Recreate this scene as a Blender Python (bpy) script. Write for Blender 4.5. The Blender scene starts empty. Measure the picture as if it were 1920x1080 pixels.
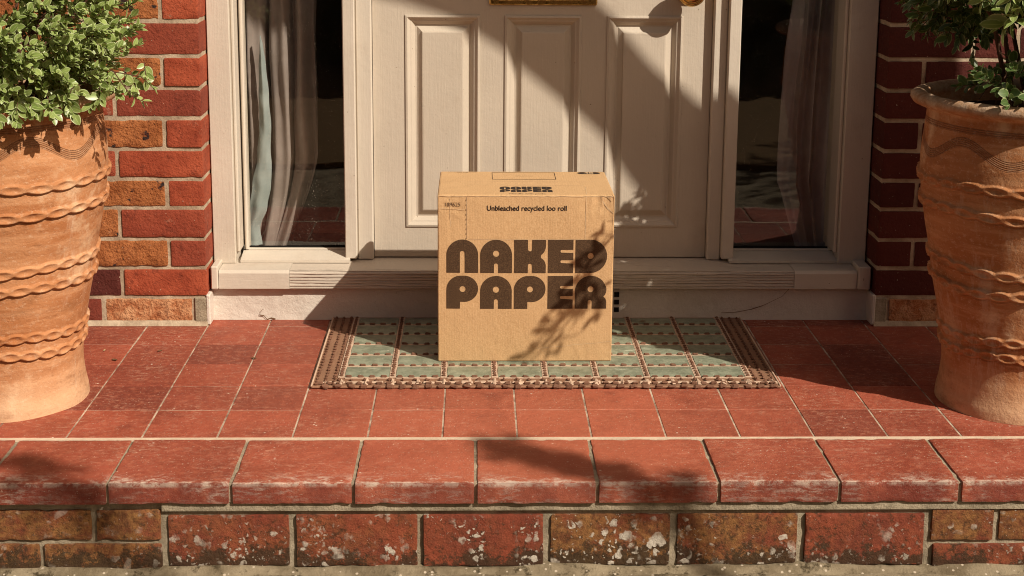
import bpy, math, random
import numpy as np
from mathutils import Vector, Matrix, noise as mnoise
R = math.radians
random.seed(7); rng = np.random.default_rng(7)
scene = bpy.context.scene
C = scene.collection

# ------------------------------------------------------------------ camera
cam_d = bpy.data.cameras.new('camera'); cam = bpy.data.objects.new('camera', cam_d); C.objects.link(cam)
PITCH, YAW, ROLL = .19871, .025073, .0075465
f = Vector((math.sin(YAW)*math.cos(PITCH), math.cos(YAW)*math.cos(PITCH), -math.sin(PITCH)))
r = Vector((math.cos(YAW), -math.sin(YAW), 0)); u = r.cross(f)
r2 = r*math.cos(ROLL)+u*math.sin(ROLL); u2 = -r*math.sin(ROLL)+u*math.cos(ROLL)
m = Matrix((r2, u2, -f)).transposed().to_4x4(); m.translation = Vector((-.08847, -2.94307, 1.14254))
cam.matrix_world = m
cam_d.sensor_width = 36; cam_d.lens = 2809.3/1920*36
cam_d.shift_y = -(540-334.9)/1920
cam_d.clip_start = .05; cam_d.clip_end = 200
scene.camera = cam

# ------------------------------------------------------------------ world and sun
SUN = Vector((.559, -.526, .641)).normalized()
EL = math.asin(SUN.z); AZ = math.atan2(SUN.x, SUN.y)
w = bpy.data.worlds.new('World'); scene.world = w; w.use_nodes = True
nt = w.node_tree; nt.nodes.clear()
sky = nt.nodes.new('ShaderNodeTexSky'); sky.sky_type = 'NISHITA'; sky.sun_disc = False
sky.sun_elevation = EL; sky.sun_rotation = AZ; sky.dust_density = 4; sky.ozone_density = .5
mx = nt.nodes.new('ShaderNodeMix'); mx.data_type = 'RGBA'; mx.blend_type = 'MULTIPLY'; mx.inputs[0].default_value = 1
mx.inputs[7].default_value = (1, .85, .71, 1)
bg = nt.nodes.new('ShaderNodeBackground'); bg.inputs[1].default_value = .05
wo = nt.nodes.new('ShaderNodeOutputWorld')
nt.links.new(sky.outputs[0], mx.inputs[6]); nt.links.new(mx.outputs[2], bg.inputs[0]); nt.links.new(bg.outputs[0], wo.inputs[0])
sd = bpy.data.lights.new('sun', 'SUN'); sun = bpy.data.objects.new('sun', sd); C.objects.link(sun)
sd.energy = 4.7; sd.angle = R(.45); sd.color = (1, .90, .76)
sun.rotation_euler = SUN.to_track_quat('Z', 'Y').to_euler(); sun.location = SUN*20

vs = scene.view_settings; vs.view_transform = 'Standard'; vs.look = 'None'; vs.exposure = .18; vs.gamma = 1
scene.render.engine = 'CYCLES'
scene.cycles.filter_width = 1.05; scene.cycles.max_bounces = 8; scene.cycles.transparent_max_bounces = 12

# ------------------------------------------------------------------ helpers
def tag(o, label=None, cat=None, group=None, kind=None):
    if label: o['label'] = label
    if cat: o['category'] = cat
    if group: o['group'] = group
    if kind: o['kind'] = kind
    return o
def empty(name, loc, label, cat, group=None, rz=0):
    o = bpy.data.objects.new(name, None); C.objects.link(o); o.location = loc; o.rotation_euler = (0, 0, rz)
    o.empty_display_size = .1
    return tag(o, label, cat, group)

class MB:
    def __init__(s): s.v = []; s.f = []; s.t = []
    def add(s, vs_, fs, tint=(.5, .5, .5)):
        b = len(s.v); s.v += [tuple(p) for p in vs_]
        for q in fs: s.f.append(tuple(b+i for i in q)); s.t.append(tint)
    def box(s, x0, x1, y0, y1, z0, z1, bev=0., tint=(.5, .5, .5), jit=0.):
        lo = (x0, y0, z0); hi = (x1, y1, z1)
        j = {}
        def V(c, ax):
            p = []
            for a in range(3):
                val = hi[a] if c[a] else lo[a]
                if a != ax: val += -bev if c[a] else bev
                p.append(val)
            if jit:
                if c not in j: j[c] = [random.uniform(-jit, jit) for _ in range(3)]
                p = [p[a]+j[c][a] for a in range(3)]
            return p
        cs = [(a, b, c) for a in (0, 1) for b in (0, 1) for c in (0, 1)]
        if bev <= 0:
            vs_ = [V(c, 3) for c in cs]; vs_ = []
            for c in cs: vs_.append([hi[a] if c[a] else lo[a] for a in range(3)])
            s.add(vs_, [(0, 1, 3, 2), (4, 6, 7, 5), (0, 4, 5, 1), (2, 3, 7, 6), (0, 2, 6, 4), (1, 5, 7, 3)], tint); return
        idx = {}; vs_ = []
        for c in cs:
            for ax in range(3): idx[(c, ax)] = len(vs_); vs_.append(V(c, ax))
        fs = []
        for ax in range(3):
            o = [a for a in range(3) if a != ax]
            for sd_ in (0, 1):
                ring = []
                for (p, q) in ((0, 0), (1, 0), (1, 1), (0, 1)):
                    c = [0, 0, 0]; c[ax] = sd_; c[o[0]] = p; c[o[1]] = q; ring.append(idx[(tuple(c), ax)])
                flip = (sd_ == 0) ^ (ax == 1)
                fs.append(tuple(ring[::-1]) if flip else tuple(ring))
        cen = Vector([(lo[a]+hi[a])/2 for a in range(3)])
        def orient(ring):
            a, b, c = [Vector(vs_[i]) for i in ring[:3]]
            n = (b-a).cross(c-a)
            return tuple(ring) if n.dot((a+b+c)/3-cen) > 0 else tuple(ring[::-1])
        for ax in range(3):
            o = [a for a in range(3) if a != ax]
            for p in (0, 1):
                for q in (0, 1):
                    c0 = [0, 0, 0]; c0[o[0]] = p; c0[o[1]] = q; c1 = list(c0); c1[ax] = 1; c0 = tuple(c0); c1 = tuple(c1)
                    fs.append(orient([idx[(c0, o[0])], idx[(c1, o[0])], idx[(c1, o[1])], idx[(c0, o[1])]]))
        for c in cs: fs.append(orient([idx[(c, 0)], idx[(c, 1)], idx[(c, 2)]]))
        s.add(vs_, [orient(q) if len(q) == 4 else q for q in fs], tint)
    def rough(s, x0, x1, y0, y1, z0, z1, rad=.005, amp=.0012, chip=.004, cell=.006, tint=(.5, .5, .5), seed=0., faces='xyz'):
        # rounded box whose edges are worn unevenly and whose faces are not flat
        lo = Vector((x0, y0, z0)); hi = Vector((x1, y1, z1)); ns = [max(3, min(60, int((hi[a]-lo[a])/cell))) for a in range(3)]
        ns[1] = max(3, min(ns[1], 40)); off = Vector((seed*7.3, seed*3.1, seed*5.7))
        def P(p):
            nz_ = mnoise.noise(p*26+off); q_ = rad*(.55+.6*abs(mnoise.noise(p*9+off)))+chip*max(0, mnoise.noise(p*34+off)-.12)*2.2
            inn = Vector([min(max(p[a], lo[a]+q_), hi[a]-q_) for a in range(3)]); d = p-inn
            n = d.normalized() if d.length > 1e-9 else Vector((0, 0, 0))
            if n.length == 0:
                return p
            return inn+n*q_+n*(amp*nz_+amp*.6*mnoise.noise(p*90+off))
        for ax in range(3):
            o = [a for a in range(3) if a != ax]; nu_, nv_ = ns[o[0]], ns[o[1]]
            for sd_ in (0, 1):
                if ax == 1 and sd_ == 1: continue
                if ax == 2 and sd_ == 0 and 'b' not in faces: pass
                vs_ = []
                for j in range(nv_+1):
                    for i in range(nu_+1):
                        def rs(t, L_):     # gather samples near the edges
                            m_ = min(.45, rad*2.2/L_); 
                            return t
                        p = Vector((0, 0, 0)); p[ax] = hi[ax] if sd_ else lo[ax]
                        p[o[0]] = lo[o[0]]+(hi[o[0]]-lo[o[0]])*i/nu_; p[o[1]] = lo[o[1]]+(hi[o[1]]-lo[o[1]])*j/nv_
                        vs_.append(tuple(P(p)))
                fs = []
                flip = (sd_ == 0) ^ (ax == 1)
                for j in range(nv_):
                    for i in range(nu_):
                        a = j*(nu_+1)+i; q = (a, a+1, a+nu_+2, a+nu_+1); fs.append(q[::-1] if flip else q)
                s.add(vs_, fs, tint)
    def prism(s, poly, axis, a0, a1, tint=(.5, .5, .5)):
        # poly: 2-D outline, extruded along axis (0 x,1 y,2 z)
        n = len(poly)
        def P(p, a):
            q = list(p); q.insert(axis, a); return q
        vs_ = [P(p, a0) for p in poly]+[P(p, a1) for p in poly]
        fs = [tuple(range(n))[::-1], tuple(range(n, 2*n))]+[(i, (i+1) % n, n+(i+1) % n, n+i) for i in range(n)]
        s.add(vs_, fs, tint)
    def tube(s, pts, rad, n=6, tint=(.5, .5, .5)):
        pts = [Vector(p) for p in pts]; k = len(pts)
        rads = rad if isinstance(rad, (list, tuple)) else [rad]*k
        vs_ = []; fs = []
        for i, p in enumerate(pts):
            d = (pts[min(i+1, k-1)]-pts[max(i-1, 0)]).normalized()
            a = d.orthogonal().normalized() if i == 0 else (a - d*a.dot(d)).normalized()
            b = d.cross(a)
            for j in range(n):
                t = 2*math.pi*j/n; vs_.append(p+(a*math.cos(t)+b*math.sin(t))*rads[i])
        for i in range(k-1):
            for j in range(n): fs.append((i*n+j, i*n+(j+1) % n, (i+1)*n+(j+1) % n, (i+1)*n+j))
        fs.append(tuple(range(n))[::-1]); fs.append(tuple((k-1)*n+j for j in range(n)))
        s.add(vs_, fs, tint)
    def lathe(s, prof, n=48, cx=0, cy=0, cz=0, axis=2, tint=(.5, .5, .5)):
        vs_ = []; fs = []; k = len(prof)
        for (rr, h) in prof:
            for j in range(n):
                t = 2*math.pi*j/n; a, b = rr*math.cos(t), rr*math.sin(t)
                vs_.append((cx+a, cy+b, cz+h) if axis == 2 else (cx+a, cy-h, cz+b))
        for i in range(k-1):
            for j in range(n):
                q = (i*n+j, i*n+(j+1) % n, (i+1)*n+(j+1) % n, (i+1)*n+j)
                fs.append(q)
        s.add(vs_, fs, tint)
    def build(s, name, mat, parent=None, origin=None, smooth=False, recalc=False):
        o = np.array(parent.location if (parent is not None and origin is None) else (origin or (0, 0, 0)))
        if parent is not None and parent.parent is not None: o = o+np.array(parent.parent.location)
        me = bpy.data.meshes.new(name)
        v = np.array(s.v, dtype=float)-o
        me.from_pydata(v.tolist(), [], s.f)
        ca = me.color_attributes.new('tint', 'FLOAT_COLOR', 'CORNER')
        cnt = np.array([len(q) for q in s.f]); t = np.array([tuple(x)+(1,) for x in s.t], dtype=np.float32)
        ca.data.foreach_set('color', np.repeat(t, cnt, axis=0).ravel())
        if recalc:
            import bmesh
            bm = bmesh.new(); bm.from_mesh(me); bmesh.ops.recalc_face_normals(bm, faces=bm.faces); bm.to_mesh(me); bm.free()
        if smooth: me.polygons.foreach_set('use_smooth', [True]*len(me.polygons))
        me.update()
        if mat: me.materials.append(mat)
        ob = bpy.data.objects.new(name, me); C.objects.link(ob)
        if parent is not None: ob.parent = parent
        else: ob.location = o
        return ob

# ---- node DSL
class M:
    def __init__(s, name, rough=.6, spec=.4):
        s.m = bpy.data.materials.new(name); s.m.use_nodes = True; s.t = s.m.node_tree
        s.n = s.t.nodes; s.b = s.n['Principled BSDF']; s.b.inputs['Roughness'].default_value = rough
        s.b.inputs['Specular IOR Level'].default_value = spec
        s.tc = s.n.new('ShaderNodeTexCoord'); s.obj = s.tc.outputs['Object']
        s.bumps = None
    def L(s, a, b):
        if isinstance(a, (int, float)): b.default_value = a
        elif isinstance(a, (tuple, list)): b.default_value = tuple(a)+((1,) if len(a) == 3 and len(b.default_value) == 4 else ())
        else: s.t.links.new(a, b)
    def map(s, scale=(1, 1, 1), loc=(0, 0, 0), src=None):
        n = s.n.new('ShaderNodeMapping'); s.L(src or s.obj, n.inputs[0]); n.inputs['Scale'].default_value = scale; n.inputs['Location'].default_value = loc
        return n.outputs[0]
    def noise(s, sc, det=4, ro=.6, vec=None, dist=0.):
        n = s.n.new('ShaderNodeTexNoise'); s.L(vec or s.obj, n.inputs['Vector'])
        n.inputs['Scale'].default_value = sc; n.inputs['Detail'].default_value = det; n.inputs['Roughness'].default_value = ro; n.inputs['Distortion'].default_value = dist
        return n.outputs['Fac']
    def voro(s, sc, vec=None, feat='F1', rnd=1., out='Distance'):
        n = s.n.new('ShaderNodeTexVoronoi'); n.feature = feat; s.L(vec or s.obj, n.inputs['Vector']); n.inputs['Scale'].default_value = sc
        n.inputs['Randomness'].default_value = rnd
        return n.outputs[out]
    def wave(s, sc, vec=None, axis='X', dist=2, det=3, dsc=1.):
        n = s.n.new('ShaderNodeTexWave'); n.bands_direction = axis; s.L(vec or s.obj, n.inputs['Vector']); n.inputs['Scale'].default_value = sc
        n.inputs['Distortion'].default_value = dist; n.inputs['Detail'].default_value = det; n.inputs['Detail Scale'].default_value = dsc
        return n.outputs['Fac']
    def mth(s, op, a, b=0., c=0.):
        n = s.n.new('ShaderNodeMath'); n.operation = op; s.L(a, n.inputs[0]); s.L(b, n.inputs[1]); s.L(c, n.inputs[2]); return n.outputs[0]
    def rng(s, v, a, b, c=0., d=1., smooth=True):
        n = s.n.new('ShaderNodeMapRange'); n.interpolation_type = 'SMOOTHSTEP' if smooth else 'LINEAR'
        for i, q in enumerate((v, a, b, c, d)): s.L(q, n.inputs[i])
        return n.outputs[0]
    def mix(s, fac, a, b, mode='MIX'):
        n = s.n.new('ShaderNodeMix'); n.data_type = 'RGBA'; n.blend_type = mode; n.clamp_factor = True
        s.L(fac, n.inputs[0]); s.L(a, n.inputs[6]); s.L(b, n.inputs[7]); return n.outputs[2]
    def sep(s, v=None):
        n = s.n.new('ShaderNodeSeparateXYZ'); s.L(v or s.obj, n.inputs[0]); return n.outputs
    def pos(s):
        n = s.n.new('ShaderNodeNewGeometry'); return n.outputs['Position']
    def tint(s):
        n = s.n.new('ShaderNodeAttribute'); n.attribute_name = 'tint'
        q = s.n.new('ShaderNodeSeparateColor'); s.t.links.new(n.outputs['Color'], q.inputs[0]); return q.outputs
    def bump(s, h, dist, strength=1.):
        n = s.n.new('ShaderNodeBump'); n.inputs['Distance'].default_value = dist; n.inputs['Strength'].default_value = strength
        s.L(h, n.inputs['Height'])
        if s.bumps is not None: s.t.links.new(s.bumps, n.inputs['Normal'])
        s.bumps = n.outputs[0]; s.t.links.new(s.bumps, s.b.inputs['Normal'])
    def col(s, c): s.L(c, s.b.inputs['Base Color']); return s
    def rough(s, v): s.L(v, s.b.inputs['Roughness'])

# ------------------------------------------------------------------ materials
# cream paint on wood / plaster
def paint_mat(name, base=(.62, .50, .385), grain='Z', groove=0., plaster=0.):
    k = M(name, .5, .35)
    st = {'Z': (60, 60, 2.5), 'X': (2.5, 60, 60), 'N': (12, 12, 12)}[grain]
    g = k.noise(4, 6, .65, k.map(st))
    big = k.noise(5, 3, .5)
    c = k.mix(k.rng(big, .35, .7), tuple(x*.94 for x in base), base)
    c = k.mix(k.rng(g, .55, .8), c, tuple(min(1, x*1.05) for x in base))
    gm = k.rng(k.noise(3.5, 7, .75), .54, .74); c = k.mix(k.mth('MULTIPLY', gm, .30), c, (.36, .27, .19))
    fg = k.rng(k.noise(5, 6, .8, k.map((40, 40, 3) if grain == 'Z' else (3, 40, 40))), .56, .66); c = k.mix(k.mth('MULTIPLY', fg, .07), c, (.30, .22, .15))
    specks = k.noise(90, 2, .5)
    c = k.mix(k.rng(specks, .76, .79), c, (.22, .16, .11))          # chips and dirt
    k.col(c)
    k.bump(g, .0012, .5); k.bump(k.noise(40, 5, .7), .0016, .6)
    if groove:
        gr = k.wave(40, k.map((.12, 1, 1)), 'Z', 4.5, 4, 1.4)
        k.bump(k.rng(gr, .0, .55), .003, groove)
    if plaster:
        k.bump(k.noise(22, 6, .7), .006, plaster)
        ck = k.noise(7, 3, .6)
        line = k.mth('ABSOLUTE', k.mth('SUBTRACT', ck, .5))
        k.bump(k.rng(line, .0, .004), .002, .25)
    return k.m
m_door = paint_mat('cream_paint_door', (.55, .475, .385))
m_frame = paint_mat('cream_paint_frame', (.60, .53, .44))
m_framex = paint_mat('cream_paint_rail', (.60, .53, .44), 'X')
m_weather = paint_mat('weathered_grooved_paint', (.58, .50, .41), 'X', groove=1.)
m_plinth = paint_mat('painted_render', (.63, .565, .49), 'N', plaster=.8)

def brick_mat(name):
    k = M(name, .85, .2)
    t = k.tint()       # r: tone, g: rustic(orange, rough), b: random offset
    off = k.n.new('ShaderNodeVectorMath'); off.operation = 'ADD'; k.L(k.obj, off.inputs[0])
    cb = k.n.new('ShaderNodeCombineXYZ'); k.L(k.mth('MULTIPLY', t[2], 37.), cb.inputs[0]); k.L(k.mth('MULTIPLY', t[2], 19.), cb.inputs[2]); k.L(cb.outputs[0], off.inputs[1])
    v = off.outputs[0]
    n1 = k.noise(14, 5, .65, v); n2 = k.noise(120, 3, .6, v)
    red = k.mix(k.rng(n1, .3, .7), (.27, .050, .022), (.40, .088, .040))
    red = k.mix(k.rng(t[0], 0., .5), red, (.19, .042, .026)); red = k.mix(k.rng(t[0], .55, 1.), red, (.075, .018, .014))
    org = k.mix(k.rng(n1, .35, .65), (.27, .085, .026), (.40, .145, .05))
    sp = k.rng(k.noise(26, 3, .55, v), .62, .66)
    org = k.mix(sp, org, (.035, .022, .02))
    sal = k.mix(k.rng(k.noise(30, 5, .7, v), .35, .65), (.42, .15, .06), (.62, .33, .17))
    rust = k.mix(k.rng(t[1], .7, .9), org, sal)
    c = k.mix(k.rng(t[1], .25, .4), red, rust)
    c = k.mix(k.mth('MULTIPLY', k.rng(k.noise(45, 6, .75, v), .52, .66), .5), c, (.10, .022, .014))
    c = k.mix(k.mth('MULTIPLY', k.rng(k.noise(13, 7, .8), .60, .72), .35), c, (.50, .36, .25))
    c = k.mix(k.rng(k.noise(170, 2, .5, v), .72, .76), c, (.5, .38, .28))
    k.col(c)
    h = k.mth('ADD', k.mth('MULTIPLY', k.noise(30, 6, .7, v), k.mth('ADD', .35, k.mth('MULTIPLY', t[1], 1.4))), k.mth('MULTIPLY', n2, .15))
    k.bump(h, .011, .9); k.bump(k.noise(170, 4, .7, v), .002, .7)
    return k.m
m_brick = brick_mat('brick')
def mortar_mat(name, a, b, bump=.003):
    k = M(name, .95, .15)
    k.col(k.mix(k.rng(k.noise(18, 5, .7), .3, .7), a, b))
    k.bump(k.noise(160, 4, .7), bump, .7); return k.m
m_mortar = mortar_mat('lime_mortar', (.30, .22, .15), (.52, .42, .30))
m_grout = mortar_mat('floor_grout', (.16, .09, .06), (.62, .50, .38), .001)
m_greymortar = mortar_mat('grey_mortar', (.22, .18, .125), (.42, .35, .25), .005)

# quarry tiles
def tile_mat(name, nose=False):
    k = M(name, .62, .22); t = k.tint(); p = k.sep(k.pos())
    n1 = k.noise(7, 5, .6); n2 = k.noise(60, 4, .6)
    c = k.mix(k.rng(n1, .3, .7), (.27, .058, .032), (.385, .092, .052))
    c = k.mix(k.mth('MULTIPLY', t[0], .45 if nose else .9), c, (.165, .038, .025))
    c = k.mix(k.mth('MULTIPLY', k.rng(n2, .45, .75), .45), c, (.50, .17, .095))
    # cement haze, specks
    haze = k.mth('MULTIPLY', k.rng(k.noise(5, 6, .8), .40, .66), k.rng(k.noise(95, 5, .85, k.map((.4, 1, 1))), .50, .62))
    c = k.mix(k.mth('MULTIPLY', haze, .62), c, (.56, .33, .23))
    pit = k.rng(k.noise(120, 5, .85, k.map((1, 1, 1), (2, 5, 1))), .56, .66); c = k.mix(k.mth('MULTIPLY', pit, .45), c, (.13, .03, .018))
    centre_light = k.mth('EXPONENT', k.mth('MULTIPLY', k.mth('POWER', k.mth('MULTIPLY', k.mth('SUBTRACT', k.mth('ADD', p[0], k.mth('MULTIPLY', k.noise(3, 3, .6), .5)), .30), 2.1), 2.), -1.))  # painted light: tile colour brightens towards mid-width
    c = k.mix(k.mth('MULTIPLY', centre_light, .6), c, (.50, .150, .082))
    grime = k.rng(k.noise(6, 6, .7, k.map((1, 1, 1), (3, 8, 1))), .52, .72)
    c = k.mix(k.mth('MULTIPLY', grime, .28 if nose else .5), c, (.12, .030, .022))
    fs = k.rng(k.noise(210, 2, .5), .675, .715)
    c = k.mix(k.mth('MULTIPLY', fs, .75), c, (.62, .46, .36))
    sp = k.rng(k.voro(34), .10, .05)
    c = k.mix(k.mth('MULTIPLY', sp, k.rng(k.noise(5, 2, .5), .5, .6)), c, (.66, .52, .42))
    if nose:
        edge = k.mth('MULTIPLY', k.rng(p[1], -.17, -.232), k.rng(p[2], -.012, -.001))
        crust = k.mth('MULTIPLY', k.mth('MULTIPLY', k.rng(p[1], -.222, -.231), k.rng(p[2], -.010, -.003)), k.rng(k.noise(38, 6, .8), .44, .56)); c = k.mix(k.mth('MULTIPLY', crust, .85), c, (.70, .56, .45))
        e2 = k.mth('MULTIPLY', k.mth('MULTIPLY', edge, k.rng(k.noise(11, 6, .8), .46, .62)), k.rng(k.noise(110, 4, .75, k.map((.5, 1, 1))), .42, .56))
        c = k.mix(k.mth('MULTIPLY', e2, .9), c, (.66, .53, .43))
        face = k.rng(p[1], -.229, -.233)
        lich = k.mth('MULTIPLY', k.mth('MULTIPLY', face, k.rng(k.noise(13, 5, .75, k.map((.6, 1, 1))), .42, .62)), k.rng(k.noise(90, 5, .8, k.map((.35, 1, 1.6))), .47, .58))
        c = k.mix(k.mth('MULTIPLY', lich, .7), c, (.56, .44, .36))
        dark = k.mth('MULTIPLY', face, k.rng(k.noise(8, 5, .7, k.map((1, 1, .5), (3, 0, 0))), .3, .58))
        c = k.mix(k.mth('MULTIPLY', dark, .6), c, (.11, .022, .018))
    k.col(c)
    k.rough(k.rng(n1, .3, .7, .48, .72))
    k.bump(k.noise(28, 7, .7), .0040, .7); k.bump(k.noise(120, 5, .85), .0022, .8)
    return k.m
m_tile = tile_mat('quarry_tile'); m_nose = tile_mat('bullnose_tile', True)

def riser_mat():
    k = M('lichened_riser_brick', .9, .2); t = k.tint(); p = k.sep(k.pos())
    n1 = k.noise(14, 6, .7); n3 = k.noise(55, 5, .7)
    c = k.mix(k.rng(n1, .35, .65), (.30, .070, .036), (.19, .045, .028))
    oc = k.mix(k.rng(n3, .35, .65), (.15, .060, .026), (.30, .145, .050))
    c = k.mix(k.mth('MULTIPLY', t[1], k.rng(k.noise(11, 5, .7), .28, .58)), c, oc)
    low = k.rng(p[2], -.115, -.178)
    alg = k.rng(k.mth('ADD', k.mth('ADD', k.noise(34, 7, .8), k.mth('MULTIPLY', low, .22)), k.mth('MULTIPLY', k.mth('SUBTRACT', k.noise(5, 2, .5), .5), .35)), .58, .68)
    c = k.mix(k.mth('MULTIPLY', alg, .85), c, (.045, .032, .018))
    alg2 = k.rng(k.noise(75, 6, .75), .52, .64)
    c = k.mix(k.mth('MULTIPLY', alg2, .75), c, (.06, .034, .018))
    cl = k.rng(k.mth('ADD', k.noise(9, 4, .65), k.mth('MULTIPLY', low, .05)), .47, .60)
    warp = k.n.new('ShaderNodeVectorMath'); warp.operation = 'ADD'; k.L(k.obj, warp.inputs[0])
    cw = k.n.new('ShaderNodeCombineXYZ'); w1 = k.noise(60, 3, .6); w2 = k.noise(60, 3, .6, k.map((1, 1, 1), (4, 2, 7)))
    k.L(k.mth('MULTIPLY', k.mth('SUBTRACT', w1, .5), .022), cw.inputs[0]); k.L(k.mth('MULTIPLY', k.mth('SUBTRACT', w2, .5), .022), cw.inputs[2]); k.L(cw.outputs[0], warp.inputs[1])
    wv = warp.outputs[0]
    d1 = k.voro(46, wv); d2 = k.voro(110, wv); d3 = k.voro(24, wv)
    l1 = k.mth('MULTIPLY', k.rng(d1, .36, .28), k.rng(k.noise(30, 2, .6), .46, .52))
    l2 = k.mth('MULTIPLY', k.rng(d2, .34, .24), k.rng(k.noise(16, 3, .7), .50, .58))
    l3 = k.mth('MULTIPLY', k.rng(d3, .40, .33), k.rng(k.noise(14, 2, .6, k.map((1, 1, 1), (9, 1, 3))), .56, .60))
    l = k.mth('MULTIPLY', k.mth('MAXIMUM', k.mth('MAXIMUM', l1, l3), l2), cl)
    l = k.mth('MAXIMUM', l, k.mth('MULTIPLY', k.rng(k.voro(150, wv), .16, .10), k.rng(k.noise(20, 3, .6), .5, .58)))
    l = k.mth('MULTIPLY', l, t[2])
    c = k.mix(l, c, k.mix(n3, (.46, .39, .31), (.68, .62, .53)))
    k.col(c); k.bump(k.noise(60, 6, .8), .008, .9); k.bump(l, .0010, .7); return k.m
m_riser = riser_mat()

def ground_mat():
    k = M('old_concrete', .95, .15)
    n = k.noise(9, 6, .7)
    c = k.mix(k.rng(n, .35, .65), (.15, .115, .07), (.29, .235, .155))
    c = k.mix(k.rng(k.noise(30, 6, .75), .52, .66), c, (.06, .045, .025))
    c = k.mix(k.rng(k.voro(60), .2, .12), c, (.5, .42, .32))
    k.col(c); k.bump(k.noise(60, 6, .75), .006, .8); return k.m
m_ground = ground_mat()

def terracotta():
    k = M('weathered_terracotta', .85, .2)
    p = k.sep()
    n1 = k.noise(6, 5, .6); st = k.noise(5, 6, .65, k.map((1, 1, 9)))
    c = k.mix(k.rng(n1, .3, .7), (.37, .140, .050), (.47, .215, .095))
    c = k.mix(k.mth('MULTIPLY', k.rng(st, .45, .65), .6), c, (.60, .32, .165))
    # lime bloom near the foot and in patches
    bl = k.rng(k.mth('ADD', p[2], k.mth('MULTIPLY', k.noise(9, 5, .7), .14)), .20, .075)
    c = k.mix(k.mth('MULTIPLY', bl, .75), c, (.66, .43, .26))
    pt = k.rng(k.noise(5, 6, .7, k.map((1, 1, 1), (5, 2, 1))), .54, .68)
    c = k.mix(k.mth('MULTIPLY', pt, .85), c, (.66, .45, .28)); c = k.mix(k.mth('MULTIPLY', k.rng(p[2], .668, .684), .75), c, k.mix(k.rng(k.noise(30, 5, .7), .35, .65), (.33, .20, .11), (.52, .42, .31)))
    c = k.mix(k.mth('MULTIPLY', k.rng(k.noise(5, 6, .8, k.map((1.5, 1.5, .35), (4, 4, 4))), .54, .64), .35), c, (.66, .50, .36))
    dk = k.rng(k.noise(7, 6, .75, k.map((1, 1, 2), (1, 7, 3))), .52, .68)
    c = k.mix(k.mth('MULTIPLY', dk, .55), c, (.24, .10, .04))
    # combed wavy band
    ang = k.mth('ARCTAN2', p[1], p[0])
    zz = k.mth('SUBTRACT', p[2], k.mth('ADD', .588, k.mth('MULTIPLY', k.mth('SINE', k.mth('MULTIPLY', ang, 7.)), .020)))
    def band(z, hw):
        inb = k.rng(k.mth('ABSOLUTE', z), hw, hw-.0015)
        tooth = k.mth('ADD', .5, k.mth('MULTIPLY', k.mth('SINE', k.mth('MULTIPLY', z, 2*math.pi/.0042)), .5))
        return k.mth('MULTIPLY', inb, tooth), inb
    b1, i1 = band(zz, .0115); b2, i2 = band(k.mth('SUBTRACT', p[2], .633), .0075)
    b = k.mth('MAXIMUM', b1, b2)
    c = k.mix(k.mth('MULTIPLY', k.mth('MAXIMUM', i1, i2), .30), c, (.16, .07, .035)); c = k.mix(k.mth('MULTIPLY', b, .5), c, (.15, .065, .035))
    c = k.mix(k.mth('MULTIPLY', k.rng(k.noise(85, 5, .85, k.map((1, 1, 1.6))), .53, .66), .45), c, (.66, .46, .31)); c = k.mix(k.mth('MULTIPLY', k.rng(k.noise(60, 6, .85, k.map((1, 1, 2.), (3, 3, 3))), .56, .68), .45), c, (.20, .075, .03))
    k.col(c)
    k.bump(k.mth('SUBTRACT', 1., b), .002, .7)
    k.bump(k.wave(7, k.map((1, 1, 1)), 'Z', 2.2, 4, 2.), .0022, .35)
    k.bump(k.noise(70, 5, .7), .003, .8); k.bump(k.noise(260, 3, .7), .001, .7); return k.m
m_pot = terracotta()

def simple(name, c, rough=.6, spec=.3, metal=0., bump=None):
    k = M(name, rough, spec); n = k.noise(20, 5, .65)
    k.col(k.mix(k.rng(n, .3, .7), tuple(x*.82 for x in c), c)); k.b.inputs['Metallic'].default_value = metal
    if bump: k.bump(k.noise(bump[0], 5, .7), bump[1], .7)
    return k.m

def card_mat():
    k = M('corrugated_cardboard', .8, .2)
    n = k.noise(300, 3, .7); big = k.noise(6, 4, .6)
    c = k.mix(k.rng(big, .3, .7), (.47, .285, .135), (.54, .335, .165))
    c = k.mix(k.rng(n, .3, .7), c, (.60, .39, .205)); 
    fib = k.rng(k.noise(420, 2, .5), .62, .7); c = k.mix(k.mth('MULTIPLY', fib, .3), c, (.30, .17, .075))
    k.col(c)
    k.bump(k.wave(52, k.map((1, 0, 0)), 'X', .6, 1, 1), .0003, .22)
    k.bump(k.noise(9, 5, .65, k.map((1, 1, .7))), .008, .55); k.bump(n, .0005, .7)
    return k.m
m_card = card_mat()
def ink_mat():
    k = M('brown_ink', .75, .2); n = k.noise(500, 2, .6)
    k.col(k.mix(k.rng(n, .35, .75), (.052, .028, .014), (.115, .065, .033)))
    k.bump(k.noise(11, 4, .6, k.map((1, 1, .7))), .0045, .45); return k.m
m_ink = ink_mat(); m_ink2 = simple('dark_ink', (.03, .018, .012), .7)
m_crease = simple('pale_crease', (.62, .44, .26), .85)
m_creased = simple('dark_crease', (.17, .09, .04), .85)

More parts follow.
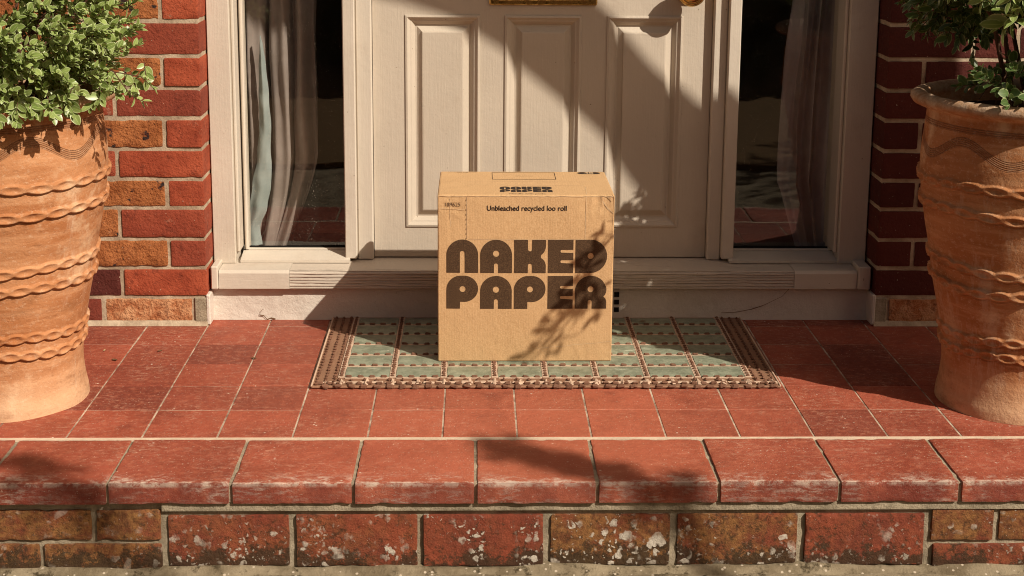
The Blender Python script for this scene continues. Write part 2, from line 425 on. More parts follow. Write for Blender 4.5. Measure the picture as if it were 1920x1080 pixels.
m_rubber = simple('brown_rubber', (.29, .155, .092), .75, .3, 0, (180, .002))
m_rubdark = simple('dark_rubber_links', (.175, .082, .048), .75, .3, 0, (180, .002))
m_rubtan = simple('worn_rubber_edge', (.60, .43, .31), .8, .3, 0, (180, .002))
def green_mat():
    k = M('green_carpet_strip', .55, .45); n = k.noise(40, 6, .7, k.map((1, 1, 1)))
    c = k.mix(k.rng(n, .3, .7), (.16, .18, .125), (.30, .325, .235))
    c = k.mix(k.rng(k.noise(16, 6, .75, k.map((.4, 1, 1))), .60, .72), c, (.50, .54, .42))
    c = k.mix(k.rng(k.noise(260, 2, .5), .68, .74), c, (.62, .58, .46))
    k.col(c); k.rough(.42); k.bump(k.noise(500, 3, .7), .0008, .8); k.bump(k.noise(25, 3, .6), .003, .5); return k.m
m_green = green_mat()

def brass():
    k = M('tarnished_brass', .28, .5); k.b.inputs['Metallic'].default_value = 1
    n = k.noise(60, 5, .7)
    k.col(k.mix(k.rng(n, .4, .65), (.75, .47, .16), (.34, .19, .06))); k.rough(k.rng(n, .3, .7, .16, .42))
    k.bump(n, .0006, .4); return k.m
m_brass = brass()

def leaf_mat(name, inner=((.15, .215, .050), (.31, .39, .12)), margin=(.55, .60, .32)):
    k = M(name, .36, .5)
    uv = k.n.new('ShaderNodeUVMap'); uv.uv_map = 'leaf'; s_ = k.sep(uv.outputs[0]); t = k.tint()
    e = k.mth('ADD', k.mth('ABSOLUTE', s_[0]), k.mth('MULTIPLY', k.noise(160, 3, .6), .22))
    c = k.mix(t[0], inner[0], inner[1])
    c = k.mix(k.rng(k.mth('ABSOLUTE', s_[0]), .07, .0), c, tuple(x*1.5 for x in inner[1]))
    c = k.mix(k.mth('MULTIPLY', k.rng(e, .86, .97), .85), c, margin)
    k.col(c)
    k.b.inputs['Subsurface Weight'].default_value = 0
    tr = k.n.new('ShaderNodeBsdfTranslucent'); k.L(k.mix(.5, c, (.35, .42, .05)), tr.inputs[0])
    ms = k.n.new('ShaderNodeMixShader'); ms.inputs[0].default_value = .15
    k.t.links.new(k.b.outputs[0], ms.inputs[1]); k.t.links.new(tr.outputs[0], ms.inputs[2])
    k.t.links.new(ms.outputs[0], k.n['Material Output'].inputs[0]); return k.m
m_leaf = leaf_mat('variegated_leaf'); m_leafd = leaf_mat('darkened_leaf', ((.045, .085, .022), (.09, .15, .04)), (.36, .40, .19))  # second leaf tone darkened for shaded foliage; the lit whorl keeps the brighter one
m_stem = simple('woody_stem', (.10, .045, .025), .8)
m_soil = simple('potting_soil', (.035, .022, .014), .95, .1, 0, (60, .01))

def glass_mat():
    k = M('dusty_glass')
    gl = k.n.new('ShaderNodeBsdfGlossy'); gl.inputs['Roughness'].default_value = .012; gl.inputs['Color'].default_value = (1, 1, 1, 1)
    tr = k.n.new('ShaderNodeBsdfTransparent'); tr.inputs[0].default_value = (.93, .93, .90, 1)
    lw = k.n.new('ShaderNodeLayerWeight'); lw.inputs[0].default_value = .5; frv = k.mth('ADD', .085, k.mth('MULTIPLY', k.mth('POWER', lw.outputs['Facing'], 5.), .915))
    m1 = k.n.new('ShaderNodeMixShader'); k.t.links.new(frv, m1.inputs[0]); k.t.links.new(tr.outputs[0], m1.inputs[1]); k.t.links.new(gl.outputs[0], m1.inputs[2])
    df = k.n.new('ShaderNodeBsdfDiffuse'); df.inputs[0].default_value = (.75, .68, .56, 1)
    p = k.sep()
    d = k.rng(k.voro(190), .15, .09); pick = k.rng(k.noise(14, 5, .75), .42, .60)
    film = k.mth('MULTIPLY', k.rng(k.noise(7, 4, .6), .3, .8), .012)
    fac = k.mth('ADD', k.mth('MULTIPLY', k.mth('MULTIPLY', d, pick), .8), film)
    m2 = k.n.new('ShaderNodeMixShader'); k.L(fac, m2.inputs[0]); k.t.links.new(m1.outputs[0], m2.inputs[1]); k.t.links.new(df.outputs[0], m2.inputs[2])
    bp = k.n.new('ShaderNodeBump'); bp.inputs['Distance'].default_value = .0012; bp.inputs['Strength'].default_value = .35; k.L(k.noise(5, 2, .5), bp.inputs['Height'])
    k.t.links.new(bp.outputs[0], gl.inputs['Normal'])
    k.t.links.new(m2.outputs[0], k.n['Material Output'].inputs[0]); return k.m
m_glass = glass_mat()
def fabric(name, a, b):
    k = M(name, .9, .1); k.col(k.mix(k.rng(k.noise(8, 4, .6), .3, .7), a, b)); k.bump(k.wave(260, None, 'X', .5, 1), .0004, .4); return k.m
m_curt = fabric('taupe_curtain', (.24, .195, .175), (.33, .28, .26)); m_curtd = fabric('dim_curtain', (.34, .30, .30), (.46, .41, .41))
m_litfold = fabric('sunlit_fold', (.26, .31, .31), (.36, .41, .41))
m_dark = simple('dim_interior', (.14, .085, .045), .8); m_floorin = simple('dark_floorboards', (.10, .05, .03), .45)
m_wood = simple('added_arch_oak', (.30, .20, .12), .8, .2, 0, (50, .003))
m_hedge = simple('dark_hedge', (.22, .17, .08), .9, .1, 0, (8, .3))
m_void = simple('vent_void', (.01, .008, .006), .9)

# ------------------------------------------------------------------ ground, floor and step
GZ = -.187
g = MB(); g.add([(-30, -30, GZ), (30, -30, GZ), (30, 30, GZ), (-30, 30, GZ)], [(0, 1, 2, 3)])
tag(g.build('ground', m_ground), kind='structure')
P = .1555
b = MB(); b.box(-3, 3, .0, .84, -.04, -.0012); tag(b.build('floor_bed', m_grout), kind='structure')
b = MB()
for i in range(-20, 20):
    y0 = .007
    for j in range(6):
        y1 = .17+P*j
        yy = min(y1, .855)
        if yy-y0 > .02:
            jt = random.uniform(-.0006, .0006)
            b.box(i*P+.0017, (i+1)*P-.0017, y0+.0013, yy-.0013, -.02, jt, .0011, (random.random()**2, 0, 0))
        y0 = y1
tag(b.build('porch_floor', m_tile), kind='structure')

step = empty('porch_step', (0, -.12, GZ), 'low porch step edged with thick red nosing tiles over lichen spotted brick', 'step')
b = MB(); xs = [-.086-.2353*i for i in range(12, 0, -1)]+[-.086+.2353*i for i in range(0, 13)]
for x0, x1 in zip(xs, xs[1:]):
    jz = random.uniform(-.0012, .0012); jy = random.uniform(-.002, .002)
    t = (random.random()**2, 0, 0)
    if abs((x0+x1)/2) < 1.4: b.rough(x0+.0030+random.uniform(-.0006, .0012), x1-.0032+random.uniform(-.0012, .0006), -.235+jy, -.006, -.042, jz, .0022, .0005, .0050, .0045, t, x0*10)
    else: b.box(x0+.003, x1-.003, -.235+jy, -.006, -.042, jz, .0045, t, .0012)
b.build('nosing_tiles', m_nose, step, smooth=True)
b = MB(); b.box(-3, 3, -.0058, .0066, -.04, -.0004); b.build('cement_joint', simple('white_cement_joint', (.68, .54, .40), .95, .1, 0, (120, .002)), step)
b = MB(); b.box(-2.9, 2.9, -.228, -.0062, -.041, -.004); b.box(-2.9, 2.9, -.217, .0, GZ-.02, -.0422)
for x in (-.928, -.826): pass
b.build('mortar', m_greymortar, step)
b = MB()
def rb(x0, x1, z0, z1, t):
    y_ = -.2235+random.uniform(-.002, .002)
    if abs(x0) < 1.4: b.rough(x0, x1, y_, -.19, z0, z1, .0032, .0013, .0065, .0042, t, x0*13+z0*50)
    else: b.box(x0, x1, y_, -.15, z0, z1, .005, t, .002)
big = [(-.680, -.447, (.3, .30, .7)), (-.433, -.199, (.4, .35, .9)), (-.187, .046, (.2, .12, 1.)), (.060, .293, (.5, .95, 1.)), (.307, .543, (.5, .9, 1.)), (.558, .792, (.2, .15, .55))]
for x0, x1, t in big: rb(x0, x1, -.177, -.071, t)
x = -.694
for i in range(12):
    wd = .124 if i == 0 else .222; rb(x-wd, x, -.121, -.060, (.5, 1., .5)); x -= wd+.010
x = -.694
for i in range(10):
    wd = .226; rb(x-wd, x, -.184, -.130, (.5, .9, .35)); x -= wd+.010
x = .806
for i in range(12):
    wd = .122 if i == 0 else .222; rb(x, x+wd, -.126, -.060, (.5, .9, 1.)); x += wd+.012
x = .812
for i in range(10): rb(x, x+.226, -.184, -.136, (.5, .3, .5)); x += .238
b.build('riser_bricks', m_riser, step, smooth=True)
# thin cement slip between the big bricks and the nosing
b = MB()
n = 120
for i in range(n):
    x0 = -.69+i*(3.59/n); x1 = x0+3.59/n
    b.add([(x0, -.2262, -.0422), (x1, -.2262, -.0422), (x1, -.2262, -.0600), (x0, -.2262, -.0600)], [(3, 2, 1, 0)])
b.box(-.69, 2.9, -.2265, -.19, -.060, -.0425, .002); b.build('cement_fillet', m_greymortar, step)
# crumbly cement toe along the ground
b = MB(); n = 200; vs_ = []; fs = []
for i in range(n+1):
    xx = -2.9+5.8*i/n; hgt = .006+.012*max(0, mnoise.noise((xx*6, 0, 0))+.25)+.004*mnoise.noise((xx*30, 2, 0)); d = .25+.02*mnoise.noise((xx*5, 5, 0))
    vs_ += [(xx, -.2, GZ+hgt+.004), (xx, -.228, GZ+hgt), (xx, -d, GZ-.003)]
for i in range(n):
    a = i*3; fs += [(a, a+1, a+4, a+3), (a+1, a+2, a+5, a+4)]
b.add(vs_, fs); b.build('cement_toe', m_ground, step, recalc=True)

# ------------------------------------------------------------------ brick walls
ZC = [0.002, .075, .153, .229, .31, .385, .462, .541, .618, .698, .785]
while ZC[-1] < 2.45: ZC.append(ZC[-1]+.081)
def brick_wall(side):
    if side < 0:
        o = empty('brick_wall', (-1.4, .9, 0), 'sunlit red and orange brick wall behind the left terracotta pot', 'wall', 'brick walls beside the entrance'); xc = -.778
    else:
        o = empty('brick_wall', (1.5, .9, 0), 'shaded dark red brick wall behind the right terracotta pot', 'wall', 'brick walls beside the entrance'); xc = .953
    b = MB()
    for c in range(len(ZC)-1):
        z0 = ZC[c]+.005; z1 = ZC[c+1]-.005
        if c == 0: z0 = .008
        x = 0.; k = 0
        while x < 2.3:
            stretcher = (c % 2 == 1)
            if c == 0: wd = [.03, .222, .104][k] if k < 3 else (.215 if k % 2 else .104)
            elif stretcher: wd = .210 if k % 2 == 0 else .104
            else: wd = .088 if k == 0 else (.213 if k % 2 else .104)
            rnd = random.random()
            if c == 0: t = (.5, [0, .95, .0][k] if k < 3 else .5, rnd)
            elif k == 0: t = (random.random()*.35, 0, rnd)
            elif k == 1 and not stretcher: t = (.2, .6, rnd)
            elif k == 1: t = (random.choice([.9, .2]), random.choice([0., .55, .15]), rnd)
            else: t = (random.random()*.6, random.choice([0, 0, .5, .6]), rnd)
            if side > 0 and k == 0: t = (.80+.2*random.random(), 0, rnd)  # right wall bricks coloured darker to deepen the shade there
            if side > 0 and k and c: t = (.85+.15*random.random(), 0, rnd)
            a, e = xc+side*x, xc+side*(x+wd)
            if not (c == 0 and k == 0):
                yy = .80+random.uniform(-.0015, .0015)
                if min(abs(a), abs(e)) < 1.3 and c < 12:
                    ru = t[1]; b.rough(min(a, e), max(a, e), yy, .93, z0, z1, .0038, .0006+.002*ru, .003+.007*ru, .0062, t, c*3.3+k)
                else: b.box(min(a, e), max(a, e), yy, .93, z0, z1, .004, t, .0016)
            x += wd+.010; k += 1
    b.build('brickwork', m_brick, o, smooth=True)
    b = MB(); a, e = xc+side*.0022, xc+side*2.32
    b.box(min(a, e), max(a, e), .8035, 1.1, .0, ZC[-1]); b.build('mortar', m_mortar, o)
    b = MB(); a, e = xc-side*.002, xc+side*.034
    b.box(min(a, e), max(a, e), .7985, .85, .0005, .0745, .003); 
    b.build('cement_patch', m_greymortar, o)
    b = MB(); a, e = xc-side*.0075, xc+side*.004
    b.box(min(a, e), max(a, e), .797, .8525, .0008, .082, .003); b.build('painted_return', m_plinth, o)
    b = MB(); a, e = xc, xc+side*2.3
    b.prism([(.790, .0), (.8, .012), (.806, .012), (.806, .0)], 0, min(a, e), max(a, e)); b.build('mortar_skirt', m_mortar, o, recalc=True)
    return o
brick_wall(-1); brick_wall(1)
lin = MB(); lin.box(-.79, .965, .82, 1.1, 2.12, 2.45, .003)
tag(lin.build('lintel', m_mortar, None, (0, .9, 2.12)), 'pale stone lintel above the front door', 'lintel')

# ------------------------------------------------------------------ door frame
fr = empty('door_frame', (.09, .95, 0), 'cream painted timber door frame with weathered threshold on a painted plinth', 'door frame')
def fbox(nm, mat, *a, bev=.002):
    b = MB(); b.box(*a, bev); return b.build(nm, mat, fr)
# plinth, gently uneven
b = MB(); nx, nz = 150, 12; vs_ = []; fs = []
for i in range(nx+1):
    for j in range(nz+1):
        xx = -.772+1.72*i/nx; zz = .0+.096*j/nz
        vs_.append((xx, .85+.003*mnoise.noise((xx*5, 0, zz*9))+.0012*mnoise.noise((xx*40, 3, zz*40))-(.004*(1-j/nz)**3), zz))
for i in range(nx):
    for j in range(nz):
        a = i*(nz+1)+j; fs.append((a, a+nz+1, a+nz+2, a+1))
b.add(vs_, fs); b.box(-.772, .948, .856, 1.0, 0, .09)
pl = b.build('plinth', m_plinth, fr, smooth=True)
def ribbon(mb, pts, wd, Y):
    for k in range(len(pts)-1):
        (x0, z0), (x1, z1) = pts[k], pts[k+1]; w0 = wd*random.uniform(.5, 1.2)
        mb.add([(x0, Y, z0-w0), (x1, Y, z1-w0), (x1, Y, z1+w0), (x0, Y, z0+w0)], [(0, 1, 2, 3)])
b = MB()
ribbon(b, [(.56, .020), (.60, .022), (.64, .030), (.67, .040), (.70, .055), (.72, .065), (.74, .088)], .0011, .8445)
ribbon(b, [(-.652, .014), (-.640, .012), (-.632, .002), (-.622, .006), (-.61, .003)], .0012, .8445)
ribbon(b, [(-.652, .014), (-.648, .024), (-.641, .030)], .001, .8445)
b.build('crack', m_creased, fr)
# threshold
b = MB(); b.prism([(.83, .089), (.83, .130), (.836, .1375), (1.0, .139), (1.0, .089)], 0, -.752, -.570)
b.build('sill_end', m_framex, fr, recalc=True)
b = MB(); b.prism([(.83, .089), (.83, .130), (.836, .1375), (1.0, .139), (1.0, .089)], 0, .748, .912); b.build('sill_end', m_framex, fr, recalc=True)
b = MB(); b.prism([(.8315, .0895), (.8315, .130), (.8355, .1362), (.999, .138), (.999, .0895)], 0, -.5695, .7475); b.build('threshold', m_weather, fr, recalc=True)
for a, e in ((-.772, -.7535), (.9135, .947)):
    fbox('sill_horn', m_frame, a, e, .824, .99, .088, .150, bev=.003)
# side frames (outer) with a stepped rebate
for sx, x0, x1, in ((-1, -.776, -.718), (1, .877, .950)):
    fbox('outer_jamb', m_frame, x0, x1, .90, 1.05, .1385, 2.11)
for a, e in ((-.7178, -.7085), (.8675, .8768)): fbox('moulding', m_frame, a, e, .915, 1.04, .1655, 2.08, bev=.003)
for a, e in ((-.7083, -.696), (.8725-.0045, .8673)): pass
# sidelight lower rail: sloped sill + bead
# mullions: stop and jamb faces
for x0, x1 in ((-.432, -.4005), (.5685, .600)): fbox('mullion_stop', m_frame, x0, x1, .92, 1.04, .146, 2.08, bev=.0025)
for x0, x1 in ((-.400, -.3585), (.532, .568)): fbox('door_jamb', m_frame, x0, x1, .941, 1.05, .1388, 2.08, bev=.003)
fbox('head', m_framex, -.776, .950, .895, 1.05, 2.0805, 2.12)
# foot block of the weather bar
fbox('weather_bar', m_framex, -.3565, .530, .972, 1.0, .1385, .15)
# air vent in the plinth
b = MB()
for k in range(4): b.box(.2775, .2905, .8455, .85, .022+.0205*k, .0345+.0205*k)
b.build('air_vent', m_void, fr)

# sidelights
def sidelight(x0, x1, label):
    o = empty('sidelight_window', ((x0+x1)/2, .99, .14), label, 'window', 'sidelight windows flanking the door')
    b = MB()
    b.prism([(.905, .1392), (.905, .146), (.965, .158), (.9655, .152), (.99, .153), (1.03, .153), (1.03, .1392)], 0, x0-.013, x1+.013)
    b.build('sill', m_framex, o, recalc=True)
    b = MB(); bd = .010
    for (a, e, c, d) in ((x0-.010, x0-.0005, .157, 2.07), (x1+.0005, x1+.010, .157, 2.07)): b.box(a, e, .968, 1.02, c, d, .003)
    b.build('glazing_bead', m_frame, o)
    b = MB(); b.box(x0-.003, x1+.003, .9705, .985, .153, .1615, .002); b.build('bottom_bead', m_framex, o)
    b = MB(); b.add([(x0-.004, .993, .150), (x1+.004, .993, .150), (x1+.004, .993, 2.06), (x0-.004, .993, 2.06)], [(0, 1, 2, 3)]); b.build('pane', m_glass, o)
    b = MB(); b.box(x0-.0003, x1+.0003, .987, .9915, .1535, .1645); b.build('putty_shadow_gap', m_void, o)
    return o
sidelight(-.694, -.4325, 'narrow sidelight window left of the door with pale curtain fold catching the sun')
sidelight(.6005, .868, 'narrow sidelight window right of the door with a shaded grey curtain')

# ------------------------------------------------------------------ front door
DY = .965
door = empty('front_door', (.086, .985, .14), 'cream panelled front door with three tall raised panels behind the parcel', 'door')
panels = [(-.268, -.081), (-.008, .184), (.259, .450)]
ZB, ZT = .228, .785
b = MB(); X0, X1 = -.3570, .5305; zb, zt = .1415, 2.05
def dq(x0, x1, z0, z1): b.box(x0, x1, DY, DY+.04, z0, z1)
xs_ = [X0]+[v for p in panels for v in p]+[X1]
dq(X0, X1, zb, ZB); dq(X0, X1, ZT, zt)
for i in range(0, 8, 2): dq(xs_[i], xs_[i+1], ZB, ZT)
b.build('door_leaf', m_door, door)
for (x0, x1) in panels:
    prof = [(-.0045, -.0005), (-.0035, -.0035), (.0015, -.0045), (.0045, -.001), (.009, .003), (.012, .004), (.0195, .0125), (.0215, .0155), (.026, .0155), (.0385, .0075), (.0400, .0035), (.0430, .0028)]
    b = MB(); vs_ = []
    for (i_, d) in prof:
        for (xx, zz) in ((x0+i_, ZB+i_), (x1-i_, ZB+i_), (x1-i_, ZT-i_), (x0+i_, ZT-i_)): vs_.append((xx, DY+d, zz))
    fs = []
    for q in range(len(prof)-1):
        for j in range(4): fs.append((q*4+j, q*4+(j+1) % 4, q*4+4+(j+1) % 4, q*4+4+j))
    q = (len(prof)-1)*4; fs.append((q, q+1, q+2, q+3))
    b.add(vs_, fs); b.build('door_panel', m_door, door)
# letter plate
b = MB(); b.box(-.053, .228, .957, .9655, .8165, .885, .003); b.box(-.030, .205, .953, .9575, .828, .874, .002)
b.build('letter_plate', m_brass, door)
# knob
kx, kz = .4655, .856
b = MB(); prof = [(.0, .0), (.036, .0), (.036, .004), (.031, .008), (.020, .010), (.0135, .014), (.012, .024), (.0135, .032), (.022, .038), (.031, .043), (.0355, .050), (.0375, .058), (.0365, .066), (.032, .072), (.028, .0745), (.0265, .0735), (.0245, .0755), (.018, .079), (.009, .081), (.0001, .0815)]
b.lathe(prof, 56, kx, DY-.0005, kz, axis=1); b.build('door_knob', m_brass, door, smooth=True, recalc=True)

# ------------------------------------------------------------------ dark room and curtains behind the glass
b = MB()
rx0, rx1, ry0, ry1, rz0, rz1 = -1.6, 1.8, 1.11, 4.2, .10, 2.4
b.add([(rx0, ry0, rz0), (rx1, ry0, rz0), (rx1, ry1, rz0), (rx0, ry1, rz0), (rx0, ry0, rz1), (rx1, ry0, rz1), (rx1, ry1, rz1), (rx0, ry1, rz1)],
      [(0, 3, 7, 4), (1, 5, 6, 2), (3, 2, 6, 7), (4, 7, 6, 5)])
tag(b.build('hall_walls', m_dark), kind='structure')
b = MB(); b.box(rx0, rx1, 1.0, ry1, .05, .10); tag(b.build('hall_floor', m_floorin), kind='structure')

def curtain(label, mat, xf, y0, nf, side, zlist, amp=.02, tail=None):
    o = empty('curtain', ((xf(0, 1.)+xf(1, 1.))/2, y0, .12), label, 'curtain', 'curtains behind the sidelights')
    b = MB(); nu, nv = 120, 60; vs_ = []; fs = []
    for j in range(nv+1):
        z = .105+(2.1-.105)*(j/nv)**1.6
        for i in range(nu+1):
            t = i/nu; x = xf(t, z)
            ph = nf*2*math.pi*t+.7*math.sin(z*3.1)+.5*math.sin(t*9)
            y = y0+amp*math.sin(ph)+.4*amp*math.sin(2.3*ph+z*4)+.010*mnoise.noise((t*5, z*6, 1))
            x += .35*amp*math.cos(ph)+.006*mnoise.noise((t*8, z*5, 4))
            vs_.append((x, y, z))
    for j in range(nv):
        for i in range(nu): a = j*(nu+1)+i; fs.append((a, a+1, a+nu+2, a+nu+1))
    b.add(vs_, fs); b.build('drape', mat, o, smooth=True)
    return o
def xl(t, z):
    wd = .205 if z > .40 else .205-.11*((.40-z)/.30)**1.3
    return -.715+t*wd-.004
cl = curtain('taupe curtain with a pale sunlit fold behind the left sidelight glass', m_curt, xl, 1.085, 3.2, -1, None, .022)
# pale strip shaped and coloured as the sunlit part of the curtain
b = MB(); prof = [(.155, -.712, -.668), (.20, -.712, -.672), (.26, -.700, -.652), (.32, -.690, -.640), (.40, -.676, -.640), (.48, -.668, -.636), (.56, -.668, -.640), (.64, -.666, -.645), (.70, -.662, -.653), (.725, -.659, -.658)]
vs_ = []; fs = []; n = 10; mm = 60
def lerp(z):
    for (a, l0, r0), (c, l1, r1) in zip(prof, prof[1:]):
        if z <= c: t = (z-a)/(c-a); t = t*t*(3-2*t); return l0+(l1-l0)*t, r0+(r1-r0)*t
    return prof[-1][1:]
for j in range(mm+1):
    z = .155+.57*j/mm; l_, r_ = lerp(z)
    l_ += .003*mnoise.noise((z*14, 0, 0)); r_ += .004*mnoise.noise((z*12, 5, 0))
    for i in range(n+1):
        t = i/n; vs_.append((l_+(r_-l_)*t, 1.043-.012*math.sin(math.pi*t)+.005*mnoise.noise((z*22, t*3, 0)), z))
for j in range(mm):
    for i in range(n): a = j*(n+1)+i; fs.append((a, a+1, a+n+2, a+n+1))
b.add(vs_, fs); b.build('lit_fold', m_litfold, cl, smooth=True)
def xr(t, z):
    wd = .135+.02*math.sin(z*4) if z > .30 else .145-.06*((.30-z)/.20)
    return .905-t*wd
curtain('dim grey curtain gathered behind the right sidelight glass', m_curtd, xr, 1.075, 3.3, 1, None, .024)

# ------------------------------------------------------------------ doormat
mat_o = empty('doormat', (.077, .58, 0), 'brown rubber link doormat with pale green strips under the parcel', 'doormat')
MX0, MX1, MY0, MY1 = -.460, .612, .300, .848
b = MB(); b.box(MX0, MX1, MY0+.004, MY1, .0012, .0065, .002); b.build('rubber_base', m_rubber, mat_o)
seps = [-.396+.1179*i for i in range(9)]; rows = [.362+.0828*i for i in range(6)]; rows = rows+[.840]
b = MB()
for i in range(8):
    for j in range(len(rows)-1):
        x0, x1 = seps[i]+.0082, seps[i+1]-.0082; y0, y1 = rows[j]+.0030, rows[j+1]-.0060
        n = 6; vs_ = []; fs = []
        for a in range(n+1):
            t = a/n; z = .0085+.0022*math.sin(math.pi*t)+random.uniform(-.0002, .0002)
            vs_ += [(x0, y0+(y1-y0)*t, z), (x1, y0+(y1-y0)*t, z)]
        for a in range(n): q = a*2; fs.append((q, q+1, q+3, q+2))
        b.add(vs_, fs); b.box(x0, x1, y0, y1, .006, .0083)
b.build('green_strips', m_green, mat_o, smooth=False)
bt = MB(); bd = MB()
for x in seps:                                   # chains running away from the camera
    bt.box(x-.0080, x+.0080, rows[0], MY1-.004, .0062, .0092, .001)
    y = rows[0]+.004
    while y < MY1-.01:
        bd.box(x-.0040, x+.0040, y, y+.0078, .0085, .0128, .0018, jit=.0009); y += .0160+random.uniform(-.0006, .0006)
for y in rows[:-1]:                              # cross rows of links
    for i in range(8):
        x0, x1 = seps[i]+.0082, seps[i+1]-.0082
        bt.box(x0, x1, y-.0058, y+.0028, .0061, .0088, .0009)
        x = x0+.002
        while x < x1-.014:
            bd.box(x, x+.0140, y-.0035, y+.0030, .006, .0132, .0022, jit=.0010); x += .0270
for sgn, xa in ((-1, -.396), (1, .5472)):        # side borders: three rows of studs
    for k in range(3):
        xx = xa+sgn*(.014+.0195*k)
        y = rows[0]-.052
        while y < MY1-.012:
            bd.box(xx-.0034, xx+.0034, y, y+.0080, .006, .0120, .0022, jit=.0010)
            y += .0200
    bt.box(xa+sgn*.063-.002, xa+sgn*.063+.002, MY0+.006, MY1-.004, .004, .0088, .001)
x = MX0+.02
k = 0
while x < MX1-.02:                               # front border: linked, holed pieces
    bt.box(x, x+.026, MY0+.0215, MY0+.0335, .006, .0092+random.uniform(-.001, .001), .0015, jit=.0012)
    bd.box(x+.003+random.uniform(0, .006), x+.014, MY0+.038, MY0+.048, .006, .0122, .003, jit=.002)
    bd.box(x+.004, x+.021, MY0, MY0+.010, .0012, .0105, .003, jit=.0018)
    if k % 2: bt.box(x+.014, x+.022, MY0+.012, MY0+.046, .006, .0112, .002, jit=.002)
    x += .0292; k += 1
x = MX0+.012
while x < MX1-.012:
    bd.box(x, x+.014, MY0+.0145, MY0+.0205, .0062, .0128, .002, jit=.001); x += .0225
bt.build('worn_links', m_rubtan, mat_o); bd.build('dark_links', m_rubdark, mat_o)

# ------------------------------------------------------------------ parcel
BX0, BX1, BY0, BY1, BZ0, BZ1 = -.1760, .2375, .471, .757, .0125, .4160
DZ, DYT = .0095, -.0415
box = empty('cardboard_box', (.031, .614, .0125), 'brown cardboard carton printed with big dark rounded lettering standing on the doormat', 'box')
def face_y(x, z):     # front face, faintly bowed
    tx = (x-BX0)/(BX1-BX0); tz = (z-BZ0)/(BZ1-BZ0)
    cr = math.exp(-((tx-1.02)/.16)**2-((tz-.97)/.13)**2)+.55*math.exp(-((tx-.02)/.13)**2-((tz-.95)/.10)**2)+.3*math.exp(-((tx-.98)/.2)**2-((tz-.03)/.10)**2)
    rdg = abs(mnoise.noise((x*38, 5, z*30)))
    return BY0-.0035*math.sin(math.pi*tx)*math.sin(math.pi*tz)+.0012*mnoise.noise((x*9, 2, z*9))+cr*(.0065*rdg+.001)+.0007*max(0, 1-abs(tx-.075)/.012)*(1 if tz > .72 else 0)
b = MB(); n = 80; rr = .0035
def grid(fn, nu, nv, flip=False):
    vs_ = [fn(i/nu, j/nv) for j in range(nv+1) for i in range(nu+1)]; fs = []
    for j in range(nv):
        for i in range(nu):
            a = j*(nu+1)+i; q = (a, a+1, a+nu+2, a+nu+1); fs.append(q[::-1] if flip else q)
    b.add(vs_, fs)
def outline(z):       # closed rounded rectangle at height z
    tz = (z-BZ0)/(BZ1-BZ0); pts = []
    W = BX1-BX0; D = BY1-BY0
    for i in range(n+1): x = BX0+rr+(W-2*rr)*i/n; pts.append((x, face_y(x, z)))
    for i in range(1, 5): a = -math.pi/2+i*math.pi/10; pts.append((BX1-rr+rr*math.cos(a), BY0+rr+rr*math.sin(a)))
    for i in range(13): y = BY0+rr+(D-2*rr)*i/12; pts.append((BX1+.002*math.sin(math.pi*i/12)*math.sin(math.pi*tz), y))
    for i in range(13): x = BX1-rr-(W-2*rr)*i/12; pts.append((x, BY1))
    for i in range(13): y = BY1-rr-(D-2*rr)*i/12; pts.append((BX0-.002*math.sin(math.pi*i/12)*math.sin(math.pi*tz), y))
    for i in range(1, 5): a = math.pi+i*math.pi/10; pts.append((BX0+rr+rr*math.cos(a), BY0+rr+rr*math.sin(a)))
    return pts
levels = [BZ0+(BZ1-BZ0-.003)*j/80 for j in range(81)]
rings = [outline(z) for z in levels]; nr = len(rings[0]); vs_ = []; fs = []
for z, ring in zip(levels, rings): vs_ += [(x, y, z) for x, y in ring]
cx_, cy_ = (BX0+BX1)/2, (BY0+BY1)/2
vs_ += [(cx_+(x-cx_)*(1-.0016/abs(.2)), cy_+(y-cy_)*(1-.0022/abs(.14)), BZ1-.0006) for x, y in rings[-1]]
vs_ += [(cx_+(x-cx_)*(1-.0050/abs(.2)), cy_+(y-cy_)*(1-.0060/abs(.14)), BZ1) for x, y in rings[-1]]
for j in range(len(levels)+1):
    for i in range(nr): a = j*nr+i; c = j*nr+(i+1) % nr; fs.append((a, c, c+nr, a+nr))
fs.append(tuple((len(levels)+1)*nr+i for i in range(nr))); fs.append(tuple(range(nr))[::-1])
b.add(vs_, fs); bobj = b.build('carton', m_card, box, smooth=False)
# crushed corner flaps and flap creases
b = MB()
def strip(mb, pts, wd, on='front'):
    for k in range(len(pts)-1):
        (x0, z0), (x1, z1) = pts[k], pts[k+1]; dx, dz = x1-x0, z1-z0; L_ = math.hypot(dx, dz); nx_, nz_ = -dz/L_*wd, dx/L_*wd
        q = [(x0-nx_, z0-nz_), (x1-nx_, z1-nz_), (x1+nx_, z1+nz_), (x0+nx_, z0+nz_)]
        if on == 'front': mb.add([(x, face_y(x, z)-.0007, z+DZ) for x, z in q], [(0, 1, 2, 3)])
        else: mb.add([(x, z+DYT, BZ1+.0005) for x, z in q], [(0, 1, 2, 3)])
def wob(a, c, n, am): 
    return [(a[0]+(c[0]-a[0])*i/n+random.uniform(-am, am), a[1]+(c[1]-a[1])*i/n+random.uniform(-am, am)) for i in range(n+1)]
strip(b, wob((-.108, .403), (-.107, .302), 14, .0004), .0006)
strip(b, wob((.171, .403), (.170, .300), 14, .0006), .0006)
strip(b, wob((-.104, .3005), (.166, .3005), 20, .0002), .0004)
b.build('flap_crease', m_crease, box); b = MB()
strip(b, wob((-.103, .608), (-.103, .622), 3, .0003), .0007, 'top'); strip(b, wob((-.098, .628), (.170, .622), 14, .0004), .0005, 'top'); strip(b, wob((.172, .520), (.176, .606), 8, .0005), .0006, 'top')
